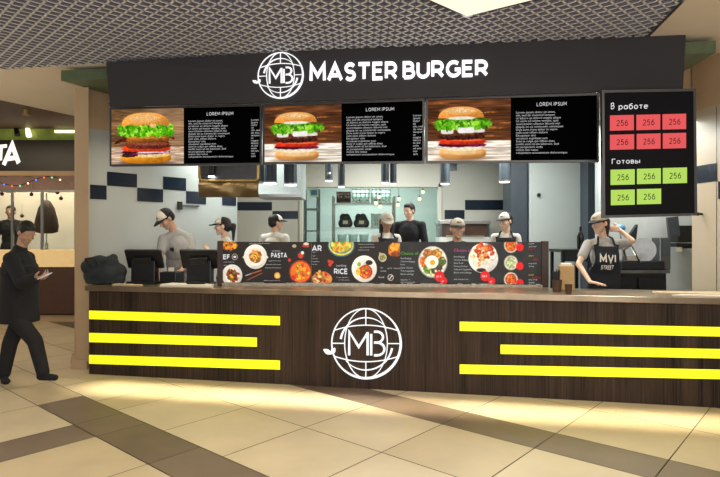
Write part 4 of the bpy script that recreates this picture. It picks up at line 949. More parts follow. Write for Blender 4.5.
# ------------------------------------------------------------------ things on the counter, right
c = onc(566, .52); t = thing('napkin_box', 'tan paper napkin box beside the right end of the menu boards', 'napkin box', c)
mb = MB(); mb.box(c+up*.13, (.15, .13, .26), rz=crz); mb.build('box_body', MT['cardboard'], t, bevel=.012)
mb = MB(); mb.box(c+up*.27, (.11, .07, .03), rz=crz); mb.build('napkins', MT['paper'], t, bevel=.006)
c = onc(557, .34); t = thing('straw_holder', 'black cup of dark straws in front of the napkin box', 'straw holder', c)
mb = MB(); mb.lathe(c, [(.042, 0), (.05, .12), (.046, .12), (.04, .01)], 18); mb.build('cup', MT['cup_brown'], t, smooth=False)
for k in range(16):
    a_ = k*2.4; r = .012+.022*((k*7) % 5)/5; mb = MB(); b_ = c+Vector((r*math.cos(a_), r*math.sin(a_), .012)); mb.cone(b_, b_+Vector((r*.7*math.cos(a_), r*.7*math.sin(a_), .19+.012*(k % 3))), .006, n=6); mb.build('straw', MT['black_plastic'], t)
c = onc(568.5, .16); t = thing('paper_cup', 'small brown paper cup on the counter in front of the napkin box', 'cup', c)
mb = MB(); mb.lathe(c, [(.028, 0), (.037, .085), (.039, .09), (.034, .09), (.026, .006)], 18); mb.build('cup_wall', MT['cup_brown'], t)
mb = MB(); mb.lathe(c+up*.083, [(.033, 0), (.033, .003)], 18); mb.build('drink', MT['cloth_black'], t)
sheet(((653, .3), (735, .2), (735, .5), (652, .42)), 'paper_tan', 'place_mat', 'long tan paper mat lying on the counter at the far right', 'mat')
sheet(((672, .1), (724, .08), (726, .16), (680, .16)), 'paper', 'paper_strip', 'narrow pale paper strip near the counter edge at the far right', 'paper')

# ------------------------------------------------------------------ kitchen: lamps, hoods
def bar_lamp(u, vb, Y, w, label, first=None):
    c = P(u, vb, Y)
    if first is None:
        t = thing('spot_lamp', label, 'lamp', c, 'black spot lamps in the kitchen')
        mb = MB(); mb.lathe(c, [(w/2, .03), (w/2, 3.13-c.z)], 20); mb.build('housing', MT['pillar_dark'], t)
        mb = MB(); mb.lathe(c, [(w/2+.006, .012), (w/2+.006, .035)], 20); mb.build('trim_ring', MT['steel'], t); mb = MB(); mb.lathe(c, [(w*.46, 0), (w*.46, .012)], 18); mb.build('lens', MT['lamp_lit'], t)
        return t
    return dup(first, c, label)
L0 = None
for u, vb, Y, lab in ((270, 184, 8.0, 'leftmost black spot lamp, beside the steel hood'), (290.5, 185.5, 8.0, 'second black spot lamp from the steel hood'), (341.5, 187.5, 8.3, 'thin black spot lamp in front of the left half of the kitchen window'), (385, 183.5, 8.6, 'left of the two close spot lamps above the woman in a grey cap'), (393.3, 184.5, 8.6, 'right of the two close spot lamps above the woman in a grey cap'), (445, 184.5, 8.3, 'black spot lamp at the right edge of the kitchen window'), (504.5, 182.5, 8.2, 'rightmost black spot lamp, by the dark pillar')):
    L0 = bar_lamp(u, vb, Y, {270: .2, 290.5: .19, 341.5: .1, 385: .12, 393.3: .1, 445: .14, 504.5: .16}[u], lab)
t = bar_lamp(329, 181.5, 8.8, .12, 'black spot lamp with a small round fitting left of the thin one')
mb = MB(); mb.ball(P(329, 174, 8.72), .03); mb.build('fitting', MT['steel'], t)
# steel hood left
t = thing('extractor_hood', 'polished steel extractor hood with golden reflections above the cap wearing woman', 'hood', P(229, 197, 7.5))
a, b = P(200, 197.5, 7.5), P(259.5, 197.5, 7.5); zb_ = a.z; w = b.x-a.x; cx = (a.x+b.x)/2
mb = MB(); mb.hexa([Vector((a.x, 7.5, zb_+.22)), Vector((b.x, 7.5, zb_+.22)), Vector((b.x, 7.5, 3.12)), Vector((a.x, 7.5, 3.12))], [Vector((a.x, 7.86, zb_+.22)), Vector((b.x, 7.86, zb_+.22)), Vector((b.x, 7.86, 3.12)), Vector((a.x, 7.86, 3.12))]); mb.build('hood_body', MT['steel_dark'], t)
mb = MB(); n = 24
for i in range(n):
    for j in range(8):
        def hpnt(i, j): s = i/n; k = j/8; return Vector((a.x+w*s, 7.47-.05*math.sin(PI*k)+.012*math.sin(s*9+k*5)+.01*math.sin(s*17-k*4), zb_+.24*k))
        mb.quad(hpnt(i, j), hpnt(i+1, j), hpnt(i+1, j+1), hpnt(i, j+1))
mb.build('lower_lip', MT['steel_warm'], t, smooth=True, weld=True)  # bronze tint imitates the warm reflection on the steel
mb = MB(); zz = P(0, 180.5, 7.42).z; mb.tube([Vector((a.x+.01, 7.44, 2.6)), Vector((a.x+.01, 7.44, zz+.03)), Vector((a.x+.04, 7.44, zz)), Vector((b.x-.04, 7.44, zz-.0)), Vector((b.x-.01, 7.44, zz+.03)), Vector((b.x-.01, 7.44, 2.6))], .018, 10); mb.build('gold_reflection_tube', MT['brass'], t, smooth=False)  # gold tube imitates warm light mirrored across the steel hood
mb = MB(); mb.lathe(P(211.5, 176, 7.44), [(.04, 0), (.04, .5)], 14); mb.build('lamp_tube', MT['black_plastic'], t); mb = MB(); mb.lathe(P(211.5, 176, 7.44)-up*.02, [(.044, 0), (.044, .02)], 14); mb.build('lamp_lens', MT['lamp_lit'], t)
M_('hood_grey', '#a4aaa8', .4, var=.05)
t = thing('ventilation_hood', 'pale grey steel hood behind the two leftmost spot lamps', 'hood', P(280, 197, 8.6))
a, b = P(257, 197, 8.6), P(301, 197, 8.6)
mb = MB(); mb.box(((a.x+b.x)/2, 9., (a.z+3.12)/2), (b.x-a.x, .8, 3.12-a.z)); mb.build('hood_body', MT['hood_grey'], t)
mb = MB(); mb.box(((a.x+b.x)/2, 8.58, a.z+.02), (b.x-a.x+.02, .04, .045)); mb.build('lip', MT['steel'], t)
# ------------------------------------------------------------------ back room behind the window
def rack(u0, u1, Y, dep, shelves, zt, label, m='steel_dark'):
    x0, x1 = P(u0, 0, Y).x, P(u1, 0, Y).x; t = thing('shelf_rack', label, 'shelf', ((x0+x1)/2, Y+dep/2, .25))
    for x in (x0, x1):
        for y in (Y, Y+dep): mb = MB(); mb.cone((x, y, .25), (x, y, zt), .022, n=8); mb.build('post', MT[m], t)
    for z in shelves:
        mb = MB(); mb.box(((x0+x1)/2, Y+dep/2, z), (x1-x0, dep, .03)); mb.build('shelf', MT[m], t)
    return x0, x1
zrow = lambda v, Y: H-(v-V0)/F*Y
rack(303.5, 317.5, 11.0, .45, [zrow(v, 11.) for v in (209, 231, 250)], zrow(187.5, 11.), 'narrow dark shelf rack at the left inside the kitchen window')
mb = MB(); mb.box(P(314, 192.5, 10.98), (.17, .01, .18)); t = mb.build('notice_sheet', MT['paper'], label='white notice sheet on the narrow rack inside the kitchen window', cat='notice')
mb = MB(); mb.box(P(314, 192.5, 10.972), (.12, .004, .1)); mb.build('print', MT['blue_plastic'], t)
RY = 11.3; rack(333, 394.5, RY, .5, [zrow(v, RY) for v in (203.5, 228, 250)], zrow(196, RY), 'wide wire shelf rack with crates behind the kitchen window', 'steel')
rack_z = [zrow(v, RY)+.017 for v in (203.5, 228)]
def crate(u0, u1, z, vt, m, label, slots=True, group='crates on the wide rack'):
    Y = RY+.02; x0, x1 = P(u0, 0, Y).x+.008, P(u1, 0, Y).x-.008; h = zrow(vt, Y)-z
    t = thing('storage_crate', label, 'crate', ((x0+x1)/2, Y+.2, z), group); cx = (x0+x1)/2; w = x1-x0
    mb = MB(); mb.box((cx, Y+.2, z+.012), (w, .4, .02)); mb.box((cx, Y+.39, z+h/2), (w, .02, h)); mb.box((x0+.01, Y+.2, z+h/2), (.02, .38, h)); mb.box((x1-.01, Y+.2, z+h/2), (.02, .38, h))
    n = 4 if slots else 1
    for k in range(n+1): mb.box((x0+w*(k+.0)/n if 0 < k < n else (x0+.012 if k == 0 else x1-.012), Y+.01, z+h/2), (.022, .02, h))
    for k in range(4): mb.box((cx, Y+.01, z+.02+(h-.04)*k/3), (w, .02, .03))
    mb.build('crate_wall', MT[m], t)
    mb = MB()
    for k in range(5): mb.ball((x0+w*(.15+.7*k/4), Y+.2, z+h*.42), (w*.14, .14, h*.36))
    mb.build('contents', MT['bag_dark' if m == 'crate_brown' else 'clear_tub'], t)
crate(336, 351, rack_z[0], 191.5, 'crate_brown', 'brown crate on the top shelf of the wide rack')
crate(351.3, 370, rack_z[0], 188.5, 'crate_white', 'left white crate on the top shelf of the wide rack')
crate(371, 391, rack_z[0], 188.8, 'crate_white', 'right white crate on the top shelf of the wide rack')
crate(371, 381.5, rack_z[1], 213.5, 'crate_white', 'small white crate on the middle shelf of the wide rack')
for u, w, lab in ((345.5, .21, 'dark sealed food bag at the left of the middle rack shelf'), (361.5, .25, 'dark sealed food bag beside the small white crate')):
    c = P(u, 0, RY+.2); c.z = rack_z[1]; mb = MB()
    for k in range(7): mb.ball(c+Vector(((k/6-.5)*w*.75, .02*(k % 2), .08+.06*((k*5) % 3))), (.075, .1, .09))
    mb.ball(c+up*.03, (w/2, .12, .03)); t = thing('food_bag', lab, 'bag', c, 'food bags on the wide rack'); put(remesh(mb, .02), 'bag_body', MT['bag_dark'], t)
    mb = MB(); mb.box(c+Vector((0, -.115, .1)), (.1, .006, .07)); mb.build('paper_tag', MT['paper_tan'], t)
zl = zrow(250, RY)+.017
for k, (u, lab) in enumerate(((342, 'clear tub at the left of the lowest visible rack shelf'), (353, 'clear tub in the middle of the lowest visible rack shelf'), (364, 'clear tub at the right of the lowest visible rack shelf'))):
    c = P(u, 0, RY+.2); c.z = zl; t = thing('food_tub', lab, 'tub', c, 'clear tubs on the lowest shelf')
    mb = MB(); mb.lathe(c, [(.07, 0), (.095, .28), (.088, .28), (.066, .01)], 16); mb.build('tub_wall', MT['clear_tub'], t); mb = MB(); mb.lathe(c+up*.28, [(.1, 0), (.1, .02)], 16); mb.build('lid', MT['crate_white'], t)
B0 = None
for (u, v, Y), lab in (((376, 203, 10.75), 'left lower bulb imitating a warm reflection above the woman in a grey cap'), ((379.2, 197, 10.75), 'highest of the three bulbs imitating reflections above the woman in a grey cap'), ((380, 206.5, 10.8), 'right lower bulb imitating a warm reflection above the woman in a grey cap'), ((399, 199, 10.9), 'upper bulb imitating a warm reflection left of the dark shirted man'), ((398, 205, 11.05), 'lower bulb imitating a warm reflection left of the dark shirted man'), ((419.5, 199, 11), 'lower bulb imitating a pale reflection right of the dark shirted man'), ((423, 192, 11.), 'upper bulb imitating a pale reflection right of the dark shirted man')):
    c = P(u, v, Y); t = thing('reflection_bulb', lab, 'lamp', c, 'bulbs imitating reflections in the kitchen window')  # added bulbs stand in for warm lights mirrored in the glass
    mb = MB(); mb.ball(c, .035); mb.build('bulb', MT['bulb'], t, smooth=True); mb = MB(); mb.cone(c+up*.03, c+up*.07, .015, n=8); mb.build('added_socket', MT['steel_dark'], t)
    mb = MB(); mb.cone(c+up*.07, (c.x, c.y, 3.13), .0025, n=5); mb.build('added_cord', MT['steel_dark'], t)
# ------------------------------------------------------------------ right half of the kitchen
a, b = P(440, 220, 9.7), P(490, 220, 9.7); cx = (a.x+b.x)/2; w = b.x-a.x
t = thing('pizza_oven', 'white and steel oven with a brown glass door behind the dark shirted cap man', 'oven', (cx, 10, .25))
mb = MB(); mb.box((cx, 10, (.25+zrow(237, 9.7))/2), (w, .55, zrow(237, 9.7)-.25)); mb.build('lower_cabinet', MT['white_enamel'], t)
mb = MB(); mb.box((cx, 10, zrow(222, 9.7)), (w+.03, .57, .075)); mb.build('top_bar', MT['steel'], t, bevel=.01)
mb = MB(); mb.box((cx, 10.02, (zrow(237, 9.7)+zrow(224, 9.7))/2), (w-.02, .5, zrow(224, 9.7)-zrow(237, 9.7))); dr = mb.build('oven_door', MT['oven_brown'], t)
for x in (a.x+.02, cx-.02, b.x-.02): mb = MB(); mb.box((x, 9.75, (zrow(237, 9.7)+zrow(224, 9.7))/2), (.035, .05, .22)); mb.build('door_stile', MT['steel_dark'], dr)
mb = MB(); mb.cone((a.x+.1, 9.68, zrow(237, 9.7)+.02), (b.x-.1, 9.68, zrow(237, 9.7)+.02), .012); mb.build('handle', MT['chrome'], dr)
a, b = P(529.3, 0, 8.9), P(588, 0, 8.9); cx = (a.x+b.x)/2; w = b.x-a.x
t = thing('cold_cabinet', 'tall grey green cold cabinet with a round lock beside the dark pillar', 'cabinet', (cx, 9.2, .25))
mb = MB(); mb.box((cx, 9.25, 1.68), (w, .6, 2.86)); mb.build('cabinet_body', MT['steel_dark'], t)
mb = MB(); mb.box((cx, 8.93, 1.68), (w-.02, .05, 2.82)); d_ = mb.build('door', MT['fridge'], t, bevel=.008)
c = P(538.5, 195, 8.9); mb = MB(); mb.cone(c, c+Vector((0, -.03, 0)), .028, n=16); mb.build('lock', MT['dark_metal'], d_)
mb = MB(); a, b = P(588, 0, 8.6), P(599, 0, 8.6); mb.box(((a.x+b.x)/2, 8.75, 1.68), (b.x-a.x, .3, 2.86)); mb.build('trim_2', MT['pillar_dark'], kind='structure')
# dark side table behind the woman at the right, with a bottle
a, b = P(561.5, 0, 7.5), P(592, 0, 7.5); zt_ = zrow(249.5, 7.5)
t = thing('side_table', 'dark steel side table left of the woman at the right', 'table', ((a.x+b.x)/2, 7.75, .25))
mb = MB(); mb.box(((a.x+b.x)/2, 7.75, zt_-.02), (b.x-a.x, .5, .04)); mb.build('tabletop', MT['dark_metal'], t)
for x in (a.x+.03, b.x-.03):
    for y in (7.54, 7.96): mb = MB(); mb.box((x, y, (zt_+.21)/2), (.04, .04, zt_-.29)); mb.build('leg', MT['dark_metal'], t)
mb = MB(); mb.box(((a.x+b.x)/2, 7.52, zt_-.1), (b.x-a.x-.1, .02, .12)); mb.build('apron_panel', MT['dark_metal'], t)
c = P(580.5, 0, 7.7); c.z = zt_; mb = MB(); mb.lathe(c, [(.045, 0), (.047, .17), (.03, .22), (.016, .25), (.016, .31)], 16); t = mb.build('sauce_bottle', MT['black_gloss'], label='dark tall bottle on the side table behind the right woman', cat='bottle', smooth=False)
# prep table with slicer
M_('blade_steel', '#a8acae', .5, metal=.4)
x0, x1 = P(606, 0, 6.95).x, P(669, 0, 6.95).x; zt_ = zrow(270, 6.95)
t = thing('prep_table', 'dark steel work table behind the woman at the right', 'table', ((x0+x1)/2, 7.2, .25))
mb = MB(); mb.box(((x0+x1)/2, 7.2, zt_-.02), (x1-x0, .55, .04)); mb.build('tabletop', MT['steel_dark'], t)
mb = MB(); mb.box(((x0+x1)/2, 7.22, (zt_+.21)/2), (x1-x0-.04, .48, zt_-.29)); cb = mb.build('cabinet_body', MT['dark_metal'], t)
for k in range(2): mb = MB(); mb.box((x0+(x1-x0)*(.26+.48*k), 6.965, (zt_+.21)/2), ((x1-x0)*.44, .02, zt_-.4)); dd = mb.build('door', MT['dark_metal'], cb); 
c = P(636, 0, 7.15); c.z = zt_; t = thing('meat_slicer', 'steel meat slicer with round blade on the dark work table', 'slicer', c)
mb = MB(); mb.box(c+Vector((0, 0, .055)), (.55, .36, .11)); mb.build('slicer_base', MT['dark_metal'], t, bevel=.015)
mb = MB(); bc = P(643, 250, 7.02); R = Matrix.Rotation(math.radians(-25), 3, 'Z'); mb.cone(bc, bc+R@Vector((0, .03, 0)), .15, n=32); mb.build('blade', MT['blade_steel'], t)
mb = MB(); mb.cone(bc+R@Vector((0, -.012, 0)), bc, .06, n=24); mb.build('blade_cover', MT['blade_steel'], t)
mb = MB(); q0, q1, q2 = P(626, 241, 7.1), P(638, 224.5, 7.1), P(636, 243, 7.1); o = Vector((0, .06, 0)); mb.hexa([q0, q2, q1, q1+Vector((-.01, 0, 0))], [q0+o, q2+o, q1+o, q1+o+Vector((-.01, 0, 0))]); mb.build('guard', MT['black_plastic'], t)
mb = MB(); mb.tube([P(626, 262, 7.0), P(624, 250, 6.98), P(631, 245, 6.98), P(640, 262, 6.98)], .014); mb.build('carriage_arm', MT['chrome'], t)
mb = MB(); mb.box(P(631, 258, 7.05), (.16, .14, .06)); mb.build('carriage', MT['steel'], t); mb = MB(); mb.ball(P(620, 228, 7.18), (.07, .06, .055)); mb.build('knob', MT['blue_plastic'], t, smooth=True); mb = MB(); mb.cone(P(620, 229, 7.18), P(624, 262, 7.18), .012); mb.build('pusher_arm', MT['steel'], t)
c = P(661, 0, 7.1); c.z = zt_; t = thing('appliance_box', 'upright grey kitchen appliance at the right end of the work table', 'appliance', c)
mb = MB(); mb.box(c+up*.2, (.14, .2, .4)); mb.build('housing', MT['steel_dark'], t, bevel=.01); mb = MB(); mb.box(c+Vector((0, -.104, .28)), (.12, .01, .2)); mb.build('control_panel', MT['pillar_dark'], t)
# wall tablet and printer on the return wall
c = P(673.5, 228, 7.3); t = thing('order_tablet', 'dark tilted order tablet on an arm on the right kitchen wall', 'tablet', c)
R = Matrix.Rotation(math.radians(8), 3, 'Z')@Matrix.Rotation(math.radians(-6), 3, 'Y'); mb = MB(); mb.box(P(673, 227, 7.15), (.16, .03, .26), M=R); mb.build('tablet_frame', MT['frame_grey'], t, bevel=.006)
mb = MB(); mb.box(P(673, 227, 7.15)+R@Vector((0, -.017, 0)), (.14, .004, .23), M=R); mb.build('display', MT['pillar_dark'], t)
mb = MB(); mb.cone(P(673, 228, 7.17), P(676, 230, 7.51), .02); mb.build('wall_arm', MT['dark_metal'], t)
c = P(681, 235, 7.2); t = thing('kitchen_printer', 'black ticket printer hanging on the right kitchen wall beside the tablet', 'printer', c)
mb = MB(); mb.box(P(681.5, 234, 7.3), (.2, .18, .22)); mb.build('printer_body', MT['black_plastic'], t, bevel=.012)
mb = MB(); mb.box(P(681.5, 245, 7.28), (.24, .2, .05)); mb.build('printer_tray', MT['black_gloss'], t, bevel=.006); mb = MB(); mb.box(P(684, 246, 7.44), (.1, .2, .06)); mb.build('bracket', MT['dark_metal'], t); mb = MB(); mb.box(P(679, 249, 7.2), (.08, .004, .07)); mb.build('ticket', MT['paper'], t)
k = (702-U0)/F; q = RW+RD*((k*RW.y-RW.x)/(RD.x-k*RD.y)); q.z = zrow(214, q.y); t = thing('coat_hook', 'small black hook on the right wall below the order board', 'hook', q)
mb = MB(); mb.cone(q, q+rwn*.05, .014); mb.build('stem', MT['black_plastic'], t); mb = MB(); mb.ball(q+rwn*.055, .022); mb.build('knob', MT['black_plastic'], t)
mb = MB(); c = P(143.6, 0, 0.1); k = (179.5-U0)/F; q = WO+WD*((k*WO.y-WO.x)/(WD.x-k*WD.y))+wn*.012; q.z = zrow(205.5, q.y)
rz = math.atan2(WD.y, WD.x); mb.box(q, (.07, .02, .11), rz=rz); t = mb.build('light_switch', MT['black_plastic'], label='black switch box on the tiled wall behind the cashier', cat='switch'); mb = MB(); mb.box(q+WD*.18, (.26, .012, .025), rz=rz); mb.build('socket_strip', MT['steel_dark'], t)

# ------------------------------------------------------------------ shop across the corridor, left
YF = 10.3; xr_ = P(79, 0, YF).x; xl_ = -9.2
def sb(name, m, v0, v1, y0, th, parent=None, x0=xl_, x1=None, **kw):
    x1 = xr_ if x1 is None else x1; z0, z1 = H-(v1-V0)/F*y0, H-(v0-V0)/F*y0; mb = MB(); mb.box(((x0+x1)/2, y0+th/2, (z0+z1)/2), (x1-x0, th, z1-z0)); return mb.build(name, MT[m], parent, **kw)
t = thing('shop_counter', 'brown shop counter with a glowing cream top band across the corridor', 'counter', ((xl_+xr_)/2, YF+.15, 0))
z1 = H-(266-V0)/F*YF; mb = MB(); mb.box(((xl_+xr_)/2, YF+.15, (z1+.1)/2+.05), (xr_-xl_, .3, z1-.1)); mb.build('counter_body', MT['shop_body'], t)
mb = MB(); mb.box(((xl_+xr_)/2, YF+.17, .06), (xr_-xl_, .24, .12)); mb.build('plinth', MT['wall_tan'], t)
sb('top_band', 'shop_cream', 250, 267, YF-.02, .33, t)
sg = thing('neighbour_sign', 'dark shop sign with white brush letters across the corridor', 'sign', ((xl_+xr_)/2, YF, P(0, 173, YF).z))
sb('sign_panel', 'shop_dark', 140, 173, YF-.05, .08, sg)
sb('lower_edge', 'wall_tan', 171, 175.5, YF-.1, .1, sg)
for ch, tl, w_, h_, sk in (('T', (-4, 147), 11, 14, 1), ('A', (6, 146), 13, 19, 2)):
    mb = MB(); B = Patch(P(tl[0], tl[1], YF-.052), P(tl[0]+w_, tl[1]-sk, YF-.052), P(tl[0]+w_, tl[1]+h_-sk, YF-.052), P(tl[0]-2, tl[1]+h_, YF-.052)); gw, st = GL[ch]
    for p in st: strip(mb, [(a_/gw, b_) for a_, b_ in p], .24, lambda x, y, o: B.at(x, 1-y, o), .0, .02)
    mb.build('letter', emat('neighbour_letter', '#fff6e6', 1.3), sg)
t = thing('glass_band', 'yellow green lit glass band above the neighbouring shop sign', 'lit panel', ((xl_+xr_)/2, YF+.3, P(0, 140, YF+.3).z))
sb('glass_panel', 'shop_green', 122, 141, YF+.3, .05, t); sb('dark_header', 'shop_dark', 112, 126, YF+.26, .03, t)
mb = MB(); mb.box(P(66, 131.5, YF+.27), (.42, .03, .045)); mb.build('light_tube', MT['strip_lit'], t)
for u, v in ((27.5, 133), (16, 132)): mb = MB(); mb.cone(P(u, v-4, YF+.25), P(u+1.5, v+3, YF+.2), .04, .05, 10); mb.build('spotlight', MT['strip_lit' if u > 20 else 'dark_metal'], t)
mb = MB(); mb.lathe(P(26, 115, 9.0), [(.06, 0), (.06, .1), (.02, .1), (.02, .45)], 12); t = mb.build('track_spotlight', MT['brass'], label='small brass spotlight hanging from the ceiling of the corridor', cat='lamp')
t = thing('shop_awning', 'pinkish cloth valance hanging under the neighbouring shop sign', 'awning', ((xl_+xr_)/2, YF+.3, P(0, 190, YF+.3).z))
mb = MB(); n = 40
def aw(i, j): x = xl_+(xr_-xl_)*i/n; k = j/4; return Vector((x, YF+.08+.25*k+.03*math.sin(i*1.3), P(0, 175.5, YF).z-(P(0, 175.5, YF).z-P(0, 190, YF).z)*k-.03*math.sin(i*.8)*k))
for i in range(n):
    for j in range(4): mb.quad(aw(i, j), aw(i+1, j), aw(i+1, j+1), aw(i, j+1))
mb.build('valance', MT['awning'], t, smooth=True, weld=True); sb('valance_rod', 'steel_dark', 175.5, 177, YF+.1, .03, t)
t = thing('fairy_lights', 'string of small coloured lights under the neighbouring shop sign', 'string lights', P(20, 186, YF-.02))
pts = [P(u, 181.5+5*math.sin((u+4)*.09)*math.sin((u+4)*.02+.6), YF-.03) for u in range(-20, 62, 4)]
mb = MB(); mb.tube(pts, .006, 5); mb.build('cable', MT['black_plastic'], t)
for i, p in enumerate(pts[::2]): mb = MB(); mb.ball(p-up*.012, .016); mb.build('bulb', MT[('bulb_red', 'bulb_green', 'bulb', 'bulb_blue')[i % 4]], t)
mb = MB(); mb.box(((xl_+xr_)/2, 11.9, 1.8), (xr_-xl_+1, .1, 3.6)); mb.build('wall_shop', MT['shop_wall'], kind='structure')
mb = MB(); mb.box(((xl_+xr_)/2, 11.4, .16), (xr_-xl_, .9, .32)); mb.build('floor_shop', MT['kit_floor'], kind='structure')
mb = MB()
for u in (8.5, 38.5): mb.box((P(u, 0, YF).x, YF+.12, (zrow(190, YF)+zrow(250, YF))/2), (.04, .04, zrow(190, YF)-zrow(250, YF)))
mb.box(((xl_+xr_)/2, YF+.12, zrow(190.5, YF)), (xr_-xl_, .05, .04)); w2 = mb.build('window_2', MT['steel'], kind='structure')
mb = MB(); mb.box(((xl_+xr_)/2, YF+.12, (zrow(190, YF)+zrow(250, YF))/2), (xr_-xl_, .006, zrow(190, YF)-zrow(250, YF))); mb.build('window_pane', MT['glass'], w2)
# hanging cone of meat
c = P(46.5, 0, 10.95); t = thing('kebab_cone', 'dark brown meat cone on a spit in the neighbouring shop window', 'meat', (c.x, c.y, .33))
mb = MB(); zz = lambda v: zrow(v, 10.95)
mb.lathe((c.x, c.y, 0), [(.1, zz(233.5)), (.2, zz(232)), (.215, zz(226)), (.19, zz(218)), (.14, zz(208)), (.08, zz(202)), (.03, zz(200))], 24); mb.build('meat_body', MT['meat'], t, smooth=True)
mb = MB(); mb.cone((c.x, c.y, zz(243)), (c.x, c.y, zz(193)), .012); mb.build('spit', MT['steel'], t); mb = MB(); mb.lathe((c.x, c.y, zz(251)), [(.16, 0), (.16, .03), (.03, .05), (.03, zz(243)-zz(251))], 20); mb.build('drip_tray', MT['steel'], t)
mb = MB(); mb.box((c.x, c.y, (zz(251)+.33)/2), (.5, .36, zz(251)-.33)); mb.build('stand', MT['steel_dark'], t)
x0, x1 = P(62, 0, 10.6).x, P(80, 0, 10.6).x; YG = 11.05; t = thing('steel_fridge', 'steel display fridge with dark shelves at the right of the neighbouring shop', 'fridge', ((x0+x1)/2, 11.3, .33))
zt_ = zrow(191, 10.6); mb = MB(); mb.box(((x0+x1)/2, 11.3, (zt_+.33)/2), (x1-x0, .5, zt_-.33)); mb.build('fridge_body', MT['steel_white'], t)
for v0, v1 in ((194, 207), (209, 226), (228, 244)): mb = MB(); mb.box(((x0+x1)/2+.03, 11.04, (zrow(v0, 10.6)+zrow(v1, 10.6))/2), (x1-x0-.1, .02, zrow(v0, 10.6)-zrow(v1, 10.6))); mb.build('door', MT['pillar_dark'], t)
O0 = None
for u, v, lab in ((2, 194, 'leftmost dark red bauble in the neighbouring shop window'), (31.5, 194.5, 'dark red bauble left of the meat cone'), (57.5, 192.5, 'dark red bauble right of the meat cone top'), (61, 198.5, 'lower dark red bauble beside the steel fridge'), (22, 216, 'dark red bauble above the passer-by')):
    c = P(u, v, YF+.2); t = thing('bauble', lab, 'ornament', c, 'baubles in the neighbouring shop window') if O0 is None else dup(O0, c, lab)
    if O0 is None:
        O0 = t; mb = MB(); mb.ball(c, .035); mb.build('ball', mat('bauble_red', '#5a1c20', .2), t, smooth=True); mb = MB(); mb.cone(c+up*.034, c+up*.05, .01, n=8); mb.build('cap', MT['brass'], t); mb = MB(); mb.cone(c+up*.05, c+up*.24, .002, n=4); mb.build('thread', MT['brass'], t)

# ------------------------------------------------------------------ people
# 1 passer-by with a phone
person('man in a dark coat walking past the stand looking at his phone', P(26.5, 233, 6.05), 72, 62, 34, 1.0, zf=0., top='coat_dark', sleeve='long', coat=True, bottom='cloth_black', skin='skin_tan',
       W={'neck': P(20, 251, 6.08), 'sh_l': P(27.5, 258, 6.24), 'sh_r': P(11, 259, 5.93), 'pelvis': P(18, 306, 6.1), 'el_r': P(22, 283, 5.82), 'wr_r': P(35.5, 278.5, 5.78), 'el_l': P(10, 285, 6.3), 'wr_l': P(20, 300, 6.28),
          'kn_r': P(35, 341, 5.98), 'an_r': P(43, 373, 5.95), 'kn_l': P(10, 343, 6.12), 'an_l': P(4, 374.5, 6.12), 'ft_r': Vector((.95, -.2, .06)), 'ft_l': Vector((.6, -.7, 0))},
       hands={'r': ((.92, -.1, .12), (.0, .35, 1), .42, 0., .2)})
c = P(44.8, 276, 5.765); t = thing('smartphone', 'pale glowing smartphone in the hand of the walking man', 'phone', c)
R = Matrix.Rotation(math.radians(-22), 3, 'Y')@Matrix.Rotation(math.radians(15), 3, 'X'); mb = MB(); mb.box(c, (.14, .07, .009), M=R); mb.build('phone_case', MT['steel_white'], t, bevel=.003)
mb = MB(); mb.box(c+R@Vector((0, 0, .0055)), (.125, .062, .002), M=R); mb.build('display', emat('phone_glow', '#d8d8e8', .9), t)
# 2 man in the neighbouring shop
person('man with short dark hair behind the glass of the neighbouring shop', P(10.5, 212, 11.2), 20, 20, 0, 1.04, zf=.33, top='cloth_black', sleeve='long', skin='skin_tan')
# 3 cashier
person('cashier in beige shirt and white front cap bending over the registers', P(166, 219, 7.18), -30, -42, 42, 1.04, top='shirt_beige', chest=1, cap=('cap_white', 'cap_black'), bottom='cloth_navy',
       W={'neck': P(176.5, 231, 7.26), 'pelvis': P(177, 281, 7.42), 'sh_r': P(163.5, 239, 7.22), 'sh_l': P(190, 238, 7.36), 'el_r': P(160.5, 258, 7.12), 'wr_r': P(158.5, 272, 6.98), 'el_l': P(191.5, 257, 7.2), 'wr_l': P(181, 271, 7.0)},
       hands={'r': ((-.1, -.5, -.6), (0, .6, -.8), .35, 0., .1), 'l': ((-.6, -.5, -.35), (0, .3, -.9), .35, 0., .1)})
# 4 woman facing left
person('woman in white front cap with ponytail, raised hand, looking left beside the menu boards', P(222.5, 226.5, 7.5), -62, -78, 6, .98, fem=True, skin='skin_pale', hairstyle='tail', top='shirt_white', cap=('cap_white', 'cap_black'),
       W={'el_l': P(222, 266, 7.25), 'wr_l': P(209, 254, 7.12), 'el_r': P(216, 266, 7.6), 'wr_r': P(206, 270, 7.5)}, hands={'l': ((-.25, 0, .95), (-.8, .2, 0), .35, .1, .0)})
# 5 person seen from behind
person('worker in white shirt and cap seen from behind, turned to the right', P(276, 223, 7.9), 150, 118, 2, .95, top='shirt_white', hairstyle='short', hair='hair_dark', cap=('cap_white', 'cap_black'), skin='skin')
# 6 worker with cap in front of the window
person('woman in grey cap and black apron looking down before the kitchen window', P(387, 222, 7.6), 12, 8, 22, 1.0, fem=True, skin='skin_tan', hairstyle='long', top='shirt_white', cap=('cap_grey', 'cap_grey'), apron='cloth_black')
# 7 man in dark shirt
person('bareheaded man in dark shirt standing before the kitchen window', P(409, 211, 8.25), -22, -38, 14, .95, skin='skin_pale', top='cloth_black', sleeve='long', bottom='cloth_black')
# 8 man with cap, dark shirt
person('man in grey front cap and black shirt smiling behind the menu boards', P(457.5, 229, 6.95), 0, 0, 4, 1.06, skin='skin', top='cloth_black', cap=('cap_grey', 'cap_black'))
